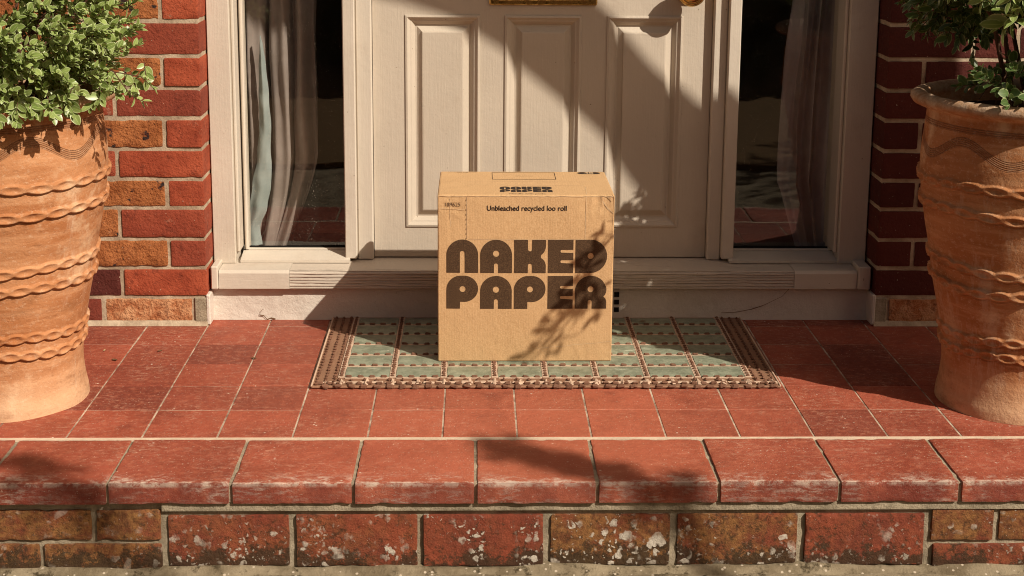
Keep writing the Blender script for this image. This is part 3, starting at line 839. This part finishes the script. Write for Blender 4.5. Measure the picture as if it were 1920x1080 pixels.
strip(b, wob((-.160, .666), (.225, .668), 14, .0006), .0004, 'top')
b.build('lid_crease', m_crease, box); b = MB()
strip(b, wob((-.17, .374), (-.113, .371), 6, .0008), .0005); strip(b, wob((-.147, .40), (-.146, .33), 6, .0008), .0005)
strip(b, wob((.06, .034), (.235, .050), 10, .0008), .0005)
strip(b, [(.205, .402), (.212, .388), (.222, .374), (.236, .362)], .0009); strip(b, [(.208, .405), (.222, .401), (.236, .403)], .0007)
strip(b, wob((BX0+.003, .4035), (BX1-.003, .4035), 50, .0006), .0006)
b.build('scuff_line', m_crease, box)
b = MB()
for k in range(9): strip(b, [(-.1095, .396-.0115*k), (-.1095, .392-.0115*k)], .0006)
strip(b, [(.218, .404), (.222, .398), (.230, .390)], .0005); 
strip(b, wob((.222, .345), (.238, .345), 3, .0003), .0003)
b.build('flap_slit', m_creased, box)

# printed artwork: outlines in cell units, width w, height h
def curve_mesh(name, loops_list, mat, parent, tf, sub=True):
    mb = MB()
    for loops in loops_list:
        cu = bpy.data.curves.new('tmp', 'CURVE'); cu.dimensions = '2D'; cu.fill_mode = 'BOTH'
        for lp in loops:
            sp = cu.splines.new('POLY'); sp.points.add(len(lp)-1); sp.use_cyclic_u = True
            for i, (x, z) in enumerate(lp): sp.points[i].co = (x, z, 0, 1)
        ob = bpy.data.objects.new('tmp', cu); C.objects.link(ob)
        bpy.context.view_layer.update()
        me = bpy.data.meshes.new_from_object(ob.evaluated_get(bpy.context.evaluated_depsgraph_get()))
        import bmesh
        bm = bmesh.new(); bm.from_mesh(me)
        vs_ = [v.co.copy() for v in bm.verts]; fs = []
        bm.normal_update()
        for fc in bm.faces:
            ids = [v.index for v in fc.verts]; fs.append(tuple(ids) if fc.normal.z > 0 else tuple(ids[::-1]))
        mb.add([tf(v.x, v.y) for v in vs_], fs)
        bm.free(); bpy.data.objects.remove(ob); bpy.data.curves.remove(cu); bpy.data.meshes.remove(me)
    return mb.build(name, mat, parent)
def arc(cx, cz, rx, rz, a0, a1, n=18):
    return [(cx+rx*math.cos(R(a0+(a1-a0)*i/n)), cz+rz*math.sin(R(a0+(a1-a0)*i/n))) for i in range(n+1)]
def circ(cx, cz, q, n=24): return arc(cx, cz, q, q, 360, 360/n, n-1)
def slot(x0, x1, zt):      # dome-topped slot cut from the foot, listed right to left
    rr_ = (x1-x0)/2; return [(x1, 0)]+arc((x0+x1)/2, zt-rr_, rr_, rr_, 0, 180, 10)+[(x0, 0)]
W_, H_ = 1., 1.06
def gN(): return [[(W_, 0)]+arc(.5, H_-.5, .5, .5, 0, 180, 30)+[(0, 0)]+slot(.425, .575, .70)[::-1]]
def gA(): return [[(W_, 0)]+arc(.5, H_-.5, .5, .5, 0, 180, 30)+[(0, 0)]+slot(.435, .565, .31)[::-1], circ(.5, H_-.44, .10)]
def gE():
    return [[(0, 0), (.80, 0), (.80, .30)]+arc(.44, .365, .045, .045, 270, 90, 10)+[(.80, .41), (.80, .60)][0:0]+[(.80, .41), (.80, .64)]+arc(.44, .695, .045, .045, 270, 90, 10)+[(.80, .74), (.80, H_), (0, H_)]]
def gK():
    return [[(0, 0)]+slot(.435, .565, .30)[::-1][0:]+[(W_, 0), (W_, .22)]+arc(.70, .22, .30, .30, 0, 62, 10)+arc(.72, .86, .28, .32, -62, 0, 10)+[(W_, H_)]+[(.565, H_)]+arc(.50, .76, .065, .065, 0, -180, 8)+[(.435, H_), (0, H_)]]
def gD(): return [[(0, 0), (.47, 0)]+arc(.47, H_/2, .53, H_/2, -90, 90, 30)+[(0, H_)], circ(.48, H_/2+.01, .095)]
def gP(): return [[(0, 0), (.43, 0), (.43, .22), (.56, .22)]+arc(.56, .22+.42, .44, .42, -90, 90, 24)[0:]+arc(.45, H_-.45, .45, .45, 90, 180, 18)[1:], circ(.51, H_-.43, .095)]
def gR():
    return [[(0, 0), (.41, 0)]+arc(.475, .22, .065, .065, 180, 0, 8)+[(.54, 0), (W_, 0), (W_, .22)]+arc(.78, .22, .22, .20, 0, 50, 8)+arc(.74, .62, .26, .30, -50, 20, 10)+arc(.5, H_-.5, .5, .5, 20, 180, 24)+[(0, .5)], circ(.495, H_-.43, .095)]
def place(loops, ox, oz, s, sz=None):
    sz = sz or s; return [[(ox+x*s, oz+z*sz) for x, z in lp] for lp in loops]
cell = .0746; gap = .0795
def word(letters, ox, oz, s, g_, szf=1.):
    out = []; x = ox
    for l_ in letters:
        out.append(place({'N': gN, 'A': gA, 'K': gK, 'E': gE, 'D': gD, 'P': gP, 'R': gR}[l_](), x, oz, s, s*szf))
        x += (g_ if l_ != 'E' else g_*.815)
    return out
H1 = (.300-.2195)/1.06
art = word('NAKED', -.1555, .2195, cell, gap, H1/cell)+word('PAPER', -.1555, .1320, cell, gap, H1/cell)
def front(x, z): return (x, face_y(x, z)-.0006, z+DZ)
curve_mesh('printed_logo', art, m_ink, box, front)
def top(x, y): return (x, y+DYT, BZ1+.0004)
ts = .0246; art = word('NAKED', -.030, .577, ts, .0262, 1.15)+word('PAPER', -.030, .545, ts, .0262, 1.15)
curve_mesh('printed_top_logo', art, m_ink2, box, top)
def rect(x0, x1, y0, y1): return [(x0, y0), (x1, y0), (x1, y1), (x0, y1)]
curve_mesh('printed_outline', [[rect(-.047, .110, .694, .781), rect(-.0455, .1085, .6965, .7785)]], m_ink2, box, top)
badge = [(.170, .762), (.218, .760)]; bl_ = arc(.179, .776, .012, .012, 90, 270, 10)+arc(.212, .776, .012, .012, -90, 90, 10)
def text_mesh(txt, size, tf, mat, name, parent, bold=0.):
    cu = bpy.data.curves.new('tmp', 'FONT'); cu.body = txt; cu.size = size; cu.align_x = 'CENTER'; cu.offset = bold; cu.resolution_u = 6
    ob = bpy.data.objects.new('tmp', cu); C.objects.link(ob); bpy.context.view_layer.update()
    me = bpy.data.meshes.new_from_object(ob.evaluated_get(bpy.context.evaluated_depsgraph_get()))
    mb = MB(); mb.add([tf(v.co.x, v.co.y) for v in me.vertices], [tuple(p.vertices) for p in me.polygons])
    bpy.data.objects.remove(ob); bpy.data.curves.remove(cu); bpy.data.meshes.remove(me)
    return mb.build(name, mat, parent)
curve_mesh('printed_badge', [[bl_]], m_ink2, box, top)
text_mesh('48', .024, lambda x, y: (.1955+x, .768+DYT+y, BZ1+.0008), m_crease, 'badge_number', box, .0006)
text_mesh('Unbleached recycled loo roll', .0172, lambda x, y: (.0325+x*.935, face_y(.0325+x, .369)-.0007, .3695+DZ+y), m_ink2, 'printed_caption', box, .00028)
text_mesh('189625', .0128, lambda x, y: (-.1415+x, face_y(-.1415+x, .38)-.0007, .379+DZ+y), simple('faded_stamp_ink', (.12, .07, .04), .8), 'stamped_number', box)
text_mesh('Unbleached recycled\nloo roll', .012, lambda x, y: (-.120+x*.70, .783+DYT+y*.75, BZ1+.0006), m_ink2, 'printed_small_text', box)
text_mesh('Handle with pride', .013, lambda x, y: (.034+x*.9, .520+DYT+y, BZ1+.0006), m_ink2, 'printed_slogan', box)
text_mesh('apply label here', .007, lambda x, y: (.033+x, .735+DYT+y, BZ1+.0006), m_ink2, 'printed_small_text', box)

# ------------------------------------------------------------------ terracotta pots
PC = [(.0, .1735), (.012, .1745), (.03, .170), (.06, .166), (.09, .1645), (.13, .168), (.18, .176), (.23, .186), (.28, .197), (.34, .2065), (.40, .219), (.46, .230), (.52, .2375), (.56, .2375), (.60, .234), (.64, .230), (.655, .229)]
RID = [(.515, .0078, 1), (.458, .0085, 1), (.335, .0074, 1), (.290, .008, 1), (.178, .007, 1), (.142, .008, 1)]
def pr(z):
    for (a, r0), (c, r1) in zip(PC, PC[1:]):
        if z <= c: t = (z-a)/(c-a); return r0+(r1-r0)*t
    return PC[-1][1]
NA = 340; zs = [i*.0017 for i in range(int(.655/.0017)+1)]
vs_ = []; fs = []
for z in zs:
    for j in range(NA):
        th = 2*math.pi*j/NA; rad = sum(pr(max(0, z+o_)) for o_ in (-.012, -.006, 0, .006, .012))/5
        rad += .0022*mnoise.noise((math.cos(th)*2, math.sin(th)*2, z*5))
        for q, (zr, am, _) in enumerate(RID):
            zc = zr+.003*math.sin(th*2+q*1.3)+.002*math.sin(th*5+q)
            nsc = 27; ph = th*nsc+q*1.7; sc = abs(math.sin(ph/2))          # pie-crust thumb marks
            hh = .0034+.0056*sc**.7; d = (z-zc)+.002
            ad = abs(d)
            if ad < hh: rad += am*(1-.72*sc*sc*(1-(d/hh)**2))
            elif ad < hh+.0028: rad += am*(1-(ad-hh)/.0028)**.6*(.8 if d > 0 else 1)
            if -hh-.006 < d < -hh-.0026: rad -= .0014
        vs_.append((rad*math.cos(th), rad*math.sin(th), z))
nz = len(zs)
rimp = [(.2290, .659), (.236, .662), (.248, .664), (.2595, .669), (.2645, .677), (.2635, .686), (.256, .6925), (.246, .695), (.237, .693), (.230, .686), (.226, .672), (.222, .64)]
for (rd, z) in rimp:
    for j in range(NA):
        th = 2*math.pi*j/NA; e = .0025*mnoise.noise((math.cos(th)*3, math.sin(th)*3, z*3)); vs_.append(((rd+e)*math.cos(th), (rd+e)*math.sin(th), z+e*.7))
tot = nz+len(rimp)
for i in range(tot-1):
    for j in range(NA): fs.append((i*NA+j, i*NA+(j+1) % NA, (i+1)*NA+(j+1) % NA, (i+1)*NA+j))
potmb = MB(); potmb.add(vs_, fs); potmb.add([(0, 0, .0)]+[(.172*math.cos(2*math.pi*j/60), .172*math.sin(2*math.pi*j/60), 0) for j in range(60)], [(0, (j+1) % 60+1, j+1) for j in range(60)])
LP = Vector((-1.126, .262, 0)); RP = Vector((1.125, .235, 0))
p1 = empty('plant_pot', LP, 'tall sunlit terracotta pot with crimped bands under the bushy leafy shrub', 'plant pot', 'terracotta pots beside the entrance')
s0 = MB(); s0.v = potmb.v; s0.f = potmb.f; s0.t = potmb.t
po = s0.build('pot_body', m_pot, p1, origin=(0, 0, 0), smooth=True)
sb = MB(); n = 40
vs_ = [(0, 0, .655)]+[(.2255*math.cos(2*math.pi*j/n), .2255*math.sin(2*math.pi*j/n), .645) for j in range(n)]
sb.add(vs_, [(0, j+1, (j+1) % n+1) for j in range(n)]); so = sb.build('soil', m_soil, p1, origin=(0, 0, 0))
p1.rotation_euler.z = R(35)
p2 = p1.copy(); C.objects.link(p2); p2.location = RP; p2.rotation_euler.z = R(200)
p2['label'] = 'tall terracotta pot half in shadow below the sparse dark leaved plant'
for ch in (po, so):
    c = ch.copy(); C.objects.link(c); c.parent = p2

# ------------------------------------------------------------------ foliage
def leaf_template(nseg=6, fold=.14, curl=.14):
    vs_ = []; uv = []
    for i in range(nseg+1):
        t = i/nseg; wdt = math.sin(math.pi*min(1, t**.9))**.62*(1 if i not in (0, nseg) else 0)
        zc = -curl*t*t
        for sgn in (-1, 0, 1):
            vs_.append((t, sgn*wdt*.5, zc+fold*abs(sgn)*wdt*.5)); uv.append((sgn if wdt else (0 if sgn == 0 else sgn), t))
    fs = []
    for i in range(nseg):
        a = i*3; fs += [(a, a+3, a+4, a+1), (a+1, a+4, a+5, a+2)]
    return np.array(vs_), fs, np.array(uv, dtype=float)
TV, TF, TU = leaf_template()
def norm(a): return a/(np.linalg.norm(a, axis=-1, keepdims=True)+1e-9)
class Foliage:
    def __init__(s): s.p = []; s.d = []; s.n = []; s.L = []; s.w = []; s.t = []
    def leaf(s, p, d, nrm, L, wd, t): s.p.append(p); s.d.append(d); s.n.append(nrm); s.L.append(L); s.w.append(wd); s.t.append(t)
    def build(s, name, mat, parent):
        p = np.array(s.p); d = norm(np.array(s.d)); nn = np.array(s.n); sd_ = norm(np.cross(nn, d)); up = np.cross(d, sd_)
        L = np.array(s.L)[:, None, None]; wd = np.array(s.w)[:, None, None]
        T = TV[None]
        P_ = p[:, None]+L*T[:, :, 0:1]*d[:, None]+L*wd*T[:, :, 1:2]*sd_[:, None]+L*T[:, :, 2:3]*up[:, None]
        N_ = len(p); k = len(TV); P_ = P_.reshape(-1, 3)-np.array(parent.location)
        F_ = (np.array(TF)[None]+(np.arange(N_)*k)[:, None, None]).reshape(-1, 4)
        me = bpy.data.meshes.new(name)
        me.vertices.add(len(P_)); me.vertices.foreach_set('co', P_.ravel())
        me.loops.add(F_.size); me.loops.foreach_set('vertex_index', F_.ravel().astype(np.int32))
        me.polygons.add(len(F_)); me.polygons.foreach_set('loop_start', np.arange(0, F_.size, 4, dtype=np.int32)); me.polygons.foreach_set('loop_total', np.full(len(F_), 4, dtype=np.int32))
        me.update(calc_edges=True)
        ul = me.uv_layers.new(name='leaf'); UU = np.tile(TU, (N_, 1))[F_.ravel()]; ul.data.foreach_set('uv', UU.ravel())
        ca = me.color_attributes.new('tint', 'FLOAT_COLOR', 'CORNER')
        t = np.repeat(np.array(s.t), len(TF)*4); cc = np.stack([t, t, t, np.ones_like(t)], 1).astype(np.float32); ca.data.foreach_set('color', cc.ravel())
        me.polygons.foreach_set('use_smooth', [True]*len(F_)); me.validate(); me.materials.append(mat)
        o = bpy.data.objects.new(name, me); C.objects.link(o); o.parent = parent; return o
def rv(): v = rng.normal(size=3); return v/np.linalg.norm(v)
def sprig(F, stems, base, dr, length, nl, L, wr=(.5, .65), ok=None, droop=.0):
    dr = np.array(dr)/np.linalg.norm(dr); base = np.array(base, dtype=float); a = norm(np.cross(dr, rv()))
    pts = [base]; cur = base.copy(); dd = dr.copy()
    for k in range(4): dd = norm(dd+np.array([0, 0, -droop])*.25+rv()*.10); cur = cur+dd*length/4; pts.append(cur.copy())
    for k in range(nl):
        t = (k+1)/nl; q = t*4; i = min(3, int(q)); p = pts[i]+(pts[i+1]-pts[i])*(q-i)
        th = k*2.4+rng.uniform(-.3, .3); b_ = np.cross(dr, a); rad = a*math.cos(th)+b_*math.sin(th)
        sp_ = .9-.45*t if k < nl-1 else .2
        d = norm(rad*sp_+dr*(.45+.4*t)+np.array([0, 0, .12])+rv()*.16)
        nrm = norm(np.cross(np.cross(d, dr+np.array([0, 0, .8])), d)+rv()*.25)
        l_ = L*rng.uniform(.6, 1.15)*(.75 if t > .9 else 1)
        if ok is None or ok(p+d*l_): F.leaf(p, d, nrm, l_, rng.uniform(*wr), rng.random())
    stems.tube([tuple(x) for x in pts], [.0011, .001, .0009, .0008, .0006], 4)

def okpot(cen, top=.70):
    def f_(p): 
        rr_ = math.hypot(p[0]-cen[0], p[1]-cen[1])
        return (p[2] > top or rr_ > .272) and p[1] < .79 and p[2] > .60
    return f_
# --- left shrub
sh = empty('potted_shrub', (LP.x, LP.y, .655), 'dense bright green variegated shrub spilling over the left pot rim', 'shrub')
F = Foliage(); ST = MB(); cen = np.array([-1.165, .20, .865]); rad3 = np.array([.365, .36, .27]); ok = okpot(LP)
cnt = 0
while cnt < 1850:
    v = rv()
    if v[2] < -.80: continue
    sc = rng.uniform(.62, 1.0)**.6
    v2 = np.sign(v)*np.abs(v)**.85; v2 /= np.linalg.norm(v2)**.6
    p = cen+v2*rad3*sc*(1+.10*mnoise.noise(Vector(v*2.2)))
    if p[2] < .665 or p[1] > .72: continue
    if p[2] < .70 and math.hypot(p[0]-LP.x, p[1]-LP.y) < .25: continue
    if p[0] < -1.62: continue
    d = norm(v*np.array([1, 1, .8])+np.array([.05, -.12, .28])+rv()*.45)
    sprig(F, ST, p-d*.03, d, rng.uniform(.035, .055), rng.integers(8, 13), .0212, (.54, .72), ok); cnt += 1
# trailing bits over the rim
for (x, y, z) in [(-1.06, -.02, .70), (-1.04, -.03, .685), (-.97, .02, .70), (-.945, .035, .69), (-1.09, -.03, .68), (-.90, .08, .70), (-.86, .14, .71), (-.83, .16, .72), (-1.0, .0, .70), (-1.13, -.05, .70), (-.80, .2, .73), (-.92, .06, .705)]:
    for k in range(3): sprig(F, ST, (x+rng.uniform(-.02, .02), y, z+rng.uniform(0, .03)), (rng.uniform(-.4, .6), -.5, -.55), .045, 8, .026, (.5, .66), okpot(LP, .705), .5)
for e in [(-.775, .13, .735), (-.79, .10, .70)]:
    ST.tube([(-.90, .16, .77), (-.83, .13, .745), e], .0012, 5); sprig(F, ST, e, (.5, -.1, -.35), .03, 7, .022, (.4, .55), ok)
for k in range(26):
    a = rng.uniform(0, 6.28); e = cen+rv()*rad3*.75; ST.tube([(LP.x+.05*math.cos(a), LP.y+.05*math.sin(a), .65), tuple((np.array([LP.x, LP.y, .7])+e)/2+rv()*.03), tuple(e)], [.005, .0035, .002], 6)
F.build('foliage', m_leaf, sh); ST.build('stems', m_stem, sh)

# --- right plant
sh = empty('potted_plant', (RP.x, RP.y, .655), 'sparse dark leaved plant with bare stems rising from the right pot', 'plant')
F = Foliage(); F2 = Foliage(); F3 = Foliage(); ST = MB(); ok2 = okpot(RP, .705)
def blob(FF, c, r3, n_, L, wr, dirb=(0, 0, 0), nl=(7, 11), inner=.3, droop=.2):
    k = 0
    while k < n_:
        v = rv(); p = np.array(c)+v*np.array(r3)*rng.uniform(inner, 1)**.5
        if p[1] > .74 or (p[2] < .69 and math.hypot(p[0]-RP.x, p[1]-RP.y) < .25): k += 1; continue
        d = norm(v+np.array(dirb)+rv()*.4); sprig(FF, ST, p-d*.02, d, rng.uniform(.04, .06), rng.integers(*nl), L, wr, ok2, droop); k += 1
blob(F2, (.985, .33, .905), (.125, .13, .105), 150, .030, (.42, .55), (-.1, -.1, -.5), droop=.6)
blob(F2, (1.07, .12, .735), (.13, .12, .045), 40, .027, (.62, .78), (0, -.1, .2))
blob(F, (1.085, .02, .925), (.10, .05, .05), 12, .040, (.36, .48), (-.1, -.5, -.1))
blob(F, (1.0, .03, .873), (.03, .03, .02), 4, .052, (.34, .42), (-.1, -.6, .0), (8, 11))
blob(F3, (1.39, .20, .86), (.25, .27, .12), 420, .034, (.5, .62), (0, 0, .3), inner=.05)
blob(F3, (1.10, .24, .925), (.24, .24, .040), 200, .034, (.5, .62), (0, 0, .1), inner=.05)
blob(F3, (.93, .08, .965), (.13, .14, .035), 80, .032, (.5, .62), (-.4, -.1, .1), inner=.05)
# drooping twig that throws the leafy shadow over the parcel
S_ = np.array(SUN)
def U2(x, z, t, y=.471): return np.array([x, y, z])+S_*t
twp = [(.28, .335), (.232, .316), (.208, .284), (.180, .260), (.165, .220), (.150, .175), (.125, .120), (.098, .090), (.075, .045), (.062, .022)]
TT = lambda z: (.955-z)/.641
tw = [U2(x, z, TT(z)) for i, (x, z) in enumerate(twp)]
ST.tube([(1.10, .2, .98)]+[tuple(x) for x in tw], [.004]+[.0032-.0002*i for i in range(len(tw))], 6)
for (x, z, n_) in [(.225, .31, 2), (.205, .285, 4), (.185, .265, 3), (.168, .225, 4), (.205, .19, 2), (.155, .18, 4), (.215, .14, 2), (.175, .135, 2), (.13, .115, 3), (.110, .09, 3), (.085, .055, 2), (.066, .03, 2)]:
    for k in range(n_):
        q = U2(x, z, TT(z)+rng.uniform(.0, .06))+rv()*.008; sprig(F, ST, q, norm(np.array([-.6, -.1, -.5])+rv()*.6), .034, 4, .034, (.38, .48), None, .2)
ST.tube([tuple(tw[4]), tuple(U2(.215, .14, TT(.14)))], .002, 5)
for (bx, by, ex, ey, ez) in [(1.10, .22, 1.06, .10, 1.0), (1.13, .20, 1.16, .05, 1.05), (1.08, .24, .95, .22, 1.0), (1.12, .26, 1.00, .34, .95), (1.16, .22, 1.30, .2, 1.1), (1.1, .18, 1.09, .02, .92), (1.06, .2, .88, .12, 1.0)]:
    mx_ = ((bx+ex)/2+.02, (by+ey)/2, (.66+ez)/2+.03); ST.tube([(bx, by, .64), mx_, (ex, ey, ez)], [.006, .0045, .003], 7)
F.build('upper_foliage', m_leaf, sh); F3.build('dense_foliage', m_leafd, sh); F2.build('lower_foliage', m_leafd, sh); ST.build('stems', m_stem, sh)

# ------------------------------------------------------------------ dry leaves and crumbs on the tiles
def from_px(x, y, Z=0.):
    d = f+r2*((x-960)/2809.3)-u2*((y-334.9)/2809.3); c = Vector((-.08847, -2.94307, 1.14254)); t = (Z-c.z)/d.z; return c+d*t
m_dry = simple('dry_leaf', (.16, .085, .04), .8); m_pale = simple('pale_petal', (.55, .42, .22), .8)
litter = [(215, 676, .010, m_dry, 'curled brown dry leaf on the tiles nearest the left pot'), (300, 659, .008, m_dry, 'small dark dry leaf on the tiles in front of the left brick wall'), (476, 673, .009, m_dry, 'twisted dry leaf lying on a tile joint left of the doormat'),
          (196, 658, .006, m_pale, 'tiny yellow leaf scrap beside the left pot'), (1205, 604, .010, m_dry, 'brown dry leaf caught at the back of the doormat')]
for (x, y, s_, mt, lab) in litter:
    p = from_px(x, y, .012 if y == 604 else 0.); b = MB(); a = random.random()*3; vs_ = []; fs = []
    for i in range(7):
        t = i/6; wd = math.sin(math.pi*t)**.7*.45
        for sg in (-1, 0, 1):
            lx, ly = (t-.5)*2*s_, sg*wd*s_; vs_.append((p.x+lx*math.cos(a)-ly*math.sin(a), p.y+lx*math.sin(a)+ly*math.cos(a), p.z+.0015+s_*.35*abs(sg)*wd+s_*.5*(t-.5)**2))
    for i in range(6): q = i*3; fs += [(q, q+3, q+4, q+1), (q+1, q+4, q+5, q+2)]
    b.add(vs_, fs); tag(b.build('dry_leaf', mt, None, tuple(p)), lab, 'leaf', 'dry leaves on the porch')

# ------------------------------------------------------------------ things outside the frame that shade or reflect
def along(P_, Y=-.6):      # where the sun ray that reaches P_ crosses the arch plane
    t = (P_[1]-Y)/-SUN.y; return (P_[0]+SUN.x*t, P_[2]+SUN.z*t)
low = [(-1.5, .965, 1.25), (-.9, .965, .98), (-.5, .965, .875), (-.264, .965, .827), (-.156, .965, .793), (-.08, .965, .749), (-.01, .965, .707), (.187, .965, .542), (.255, .965, .48), (.288, .975, .402), (.325, .975, .347), (.42, .975, .242), (.50, .965, .13), (.60, .92, .04)]
up = [(-1.5, .965, 1.50), (-.9, .965, 1.30), (-.4, .965, 1.18), (-.05, .965, 1.03), (.226, .965, .812), (.261, .965, .782), (.353, .975, .649), (.417, .975, .592), (.453, .965, .589), (.493, .965, .553), (.540, .94, .573), (.569, .92, .600), (.592, .92, .578), (.72, .92, .47)]
arch = empty('added_arch', (2.6, -.6, GZ), 'added oak arch outside the picture with a brace shaped to shade the door', 'arch')  # unseen arch added; brace outline is the door shadow traced back sunward
b = MB()
def quadstrip(lo_, up_, y0, y1):
    k = 14
    def samp(pl, t):
        q = t*(len(pl)-1); i = min(len(pl)-2, int(q)); a = q-i; return tuple(pl[i][j]+(pl[i+1][j]-pl[i][j])*a for j in (0, 1))
    N_ = 48
    for i in range(N_):
        a0, a1 = samp(lo_, i/N_), samp(lo_, (i+1)/N_); b0, b1 = samp(up_, i/N_), samp(up_, (i+1)/N_)
        vs_ = [(p[0], yy, p[1]) for yy in (y0, y1) for p in (a0, a1, b1, b0)]
        b.add(vs_, [(0, 1, 2, 3), (7, 6, 5, 4), (0, 4, 5, 1), (3, 2, 6, 7)])
quadstrip([along(q) for q in low], [along(q) for q in up], -.608, -.592)
b.build('shade_brace', m_wood, arch, recalc=False)
b = MB(); b.box(2.33, 2.64, -.68, -.609, GZ, 3.6, .005); b.build('added_post', m_wood, arch)
b = MB(); b.box(-2.5, -2.2, -.68, -.58, GZ, 3.6, .005); b.build('added_post', m_wood, arch)
b = MB(); b.box(-2.6, 2.9, -.71, -.57, 3.601, 3.80, .005); b.build('added_beam', m_wood, arch)

tree = empty('added_tree', (3.9, -3.3, GZ), 'small tree added outside the picture, its twigs placed to shade the nosing', 'tree')  # unseen tree added; limbs laid out to cast the soft step shadows
b = MB(); SN = np.array(SUN)
def far(x, y, t): return np.array([x, y, 0.])+SN*t
seg = [far(.36, -.255, 5.0), far(.27, -.235, 5.05), far(.17, -.18, 5.1), far(.06, -.12, 5.15), far(-.03, -.06, 5.2), far(-.07, .03, 5.25)]
b.tube([(3.9, -3.3, GZ), (3.8, -3.2, 1.2), (3.6, -3.1, 2.4)], [.07, .055, .035], 10)
b.tube([(3.6, -3.1, 2.4)]+[tuple(p) for p in seg], [.03, .010, .009, .008, .006, .005, .003], 6)
seg2 = [far(-.75, -.30, 5.3), far(-.90, -.20, 5.35), far(-1.0, -.14, 5.4)]
b.tube([(3.6, -3.1, 2.4), (3.1, -3.3, 3.0)]+[tuple(p) for p in seg2], [.025, .015, .008, .006, .004], 6)
b.build('added_trunk', m_stem, tree)
F = Foliage(); ST = MB()
for k in range(80):
    q = min(4.25, max(0, rng.normal(2.7, 1.0))); i_ = min(len(seg)-2, int(q)); p = seg[i_]+(seg[i_+1]-seg[i_])*(q-i_)+rv()*.020; sprig(F, ST, p, rv(), .04, 6, .040, (.5, .6))
for k in range(26):
    q = rng.random()*2; i_ = min(1, int(q)); p = seg2[i_]+(seg2[i_+1]-seg2[i_])*(q-i_)+rv()*.025; sprig(F, ST, p, rv(), .04, 6, .040, (.5, .6))
for k in range(700):
    v = rv(); p = np.array([4.2, -3.9, 2.3])+v*np.array([.75, .75, .65])*rng.uniform(.3, 1)
    sprig(F, ST, p, v, .08, 7, .07, (.5, .6))
F.build('added_crown', m_leafd, tree)

# hedge behind the camera, seen only in the glass
h = MB(); F = Foliage(); nx, nz = 90, 18; vs_ = []; fs = []
for i in range(nx+1):
    for j in range(nz+1):
        xx = -7+14*i/nx; zz = GZ+2.6*j/nz; vs_.append((xx, -5.6-.35*mnoise.noise((xx*1.3, 0, zz*1.3))-.2*mnoise.noise((xx*4, 2, zz*4))-(.5*(j/nz)**4), zz))
for i in range(nx):
    for j in range(nz): a = i*(nz+1)+j; fs.append((a, a+1, a+nz+2, a+nz+1))
h.add(vs_, fs); h.box(-7, 7, -7.2, -6.35, GZ, 2.38)
tag(h.build('hedge', m_hedge, None, (0, -6, GZ)), 'dark clipped hedge across the front garden', 'hedge')
# lawn / planted bed between path and hedge
b = MB(); b.box(-7, 7, -5.6, -1.9, GZ-.01, GZ+.03); tag(b.build('planting_bed', simple('leaf_litter', (.20, .125, .06), .95, .1, 0, (20, .02))), kind='structure')
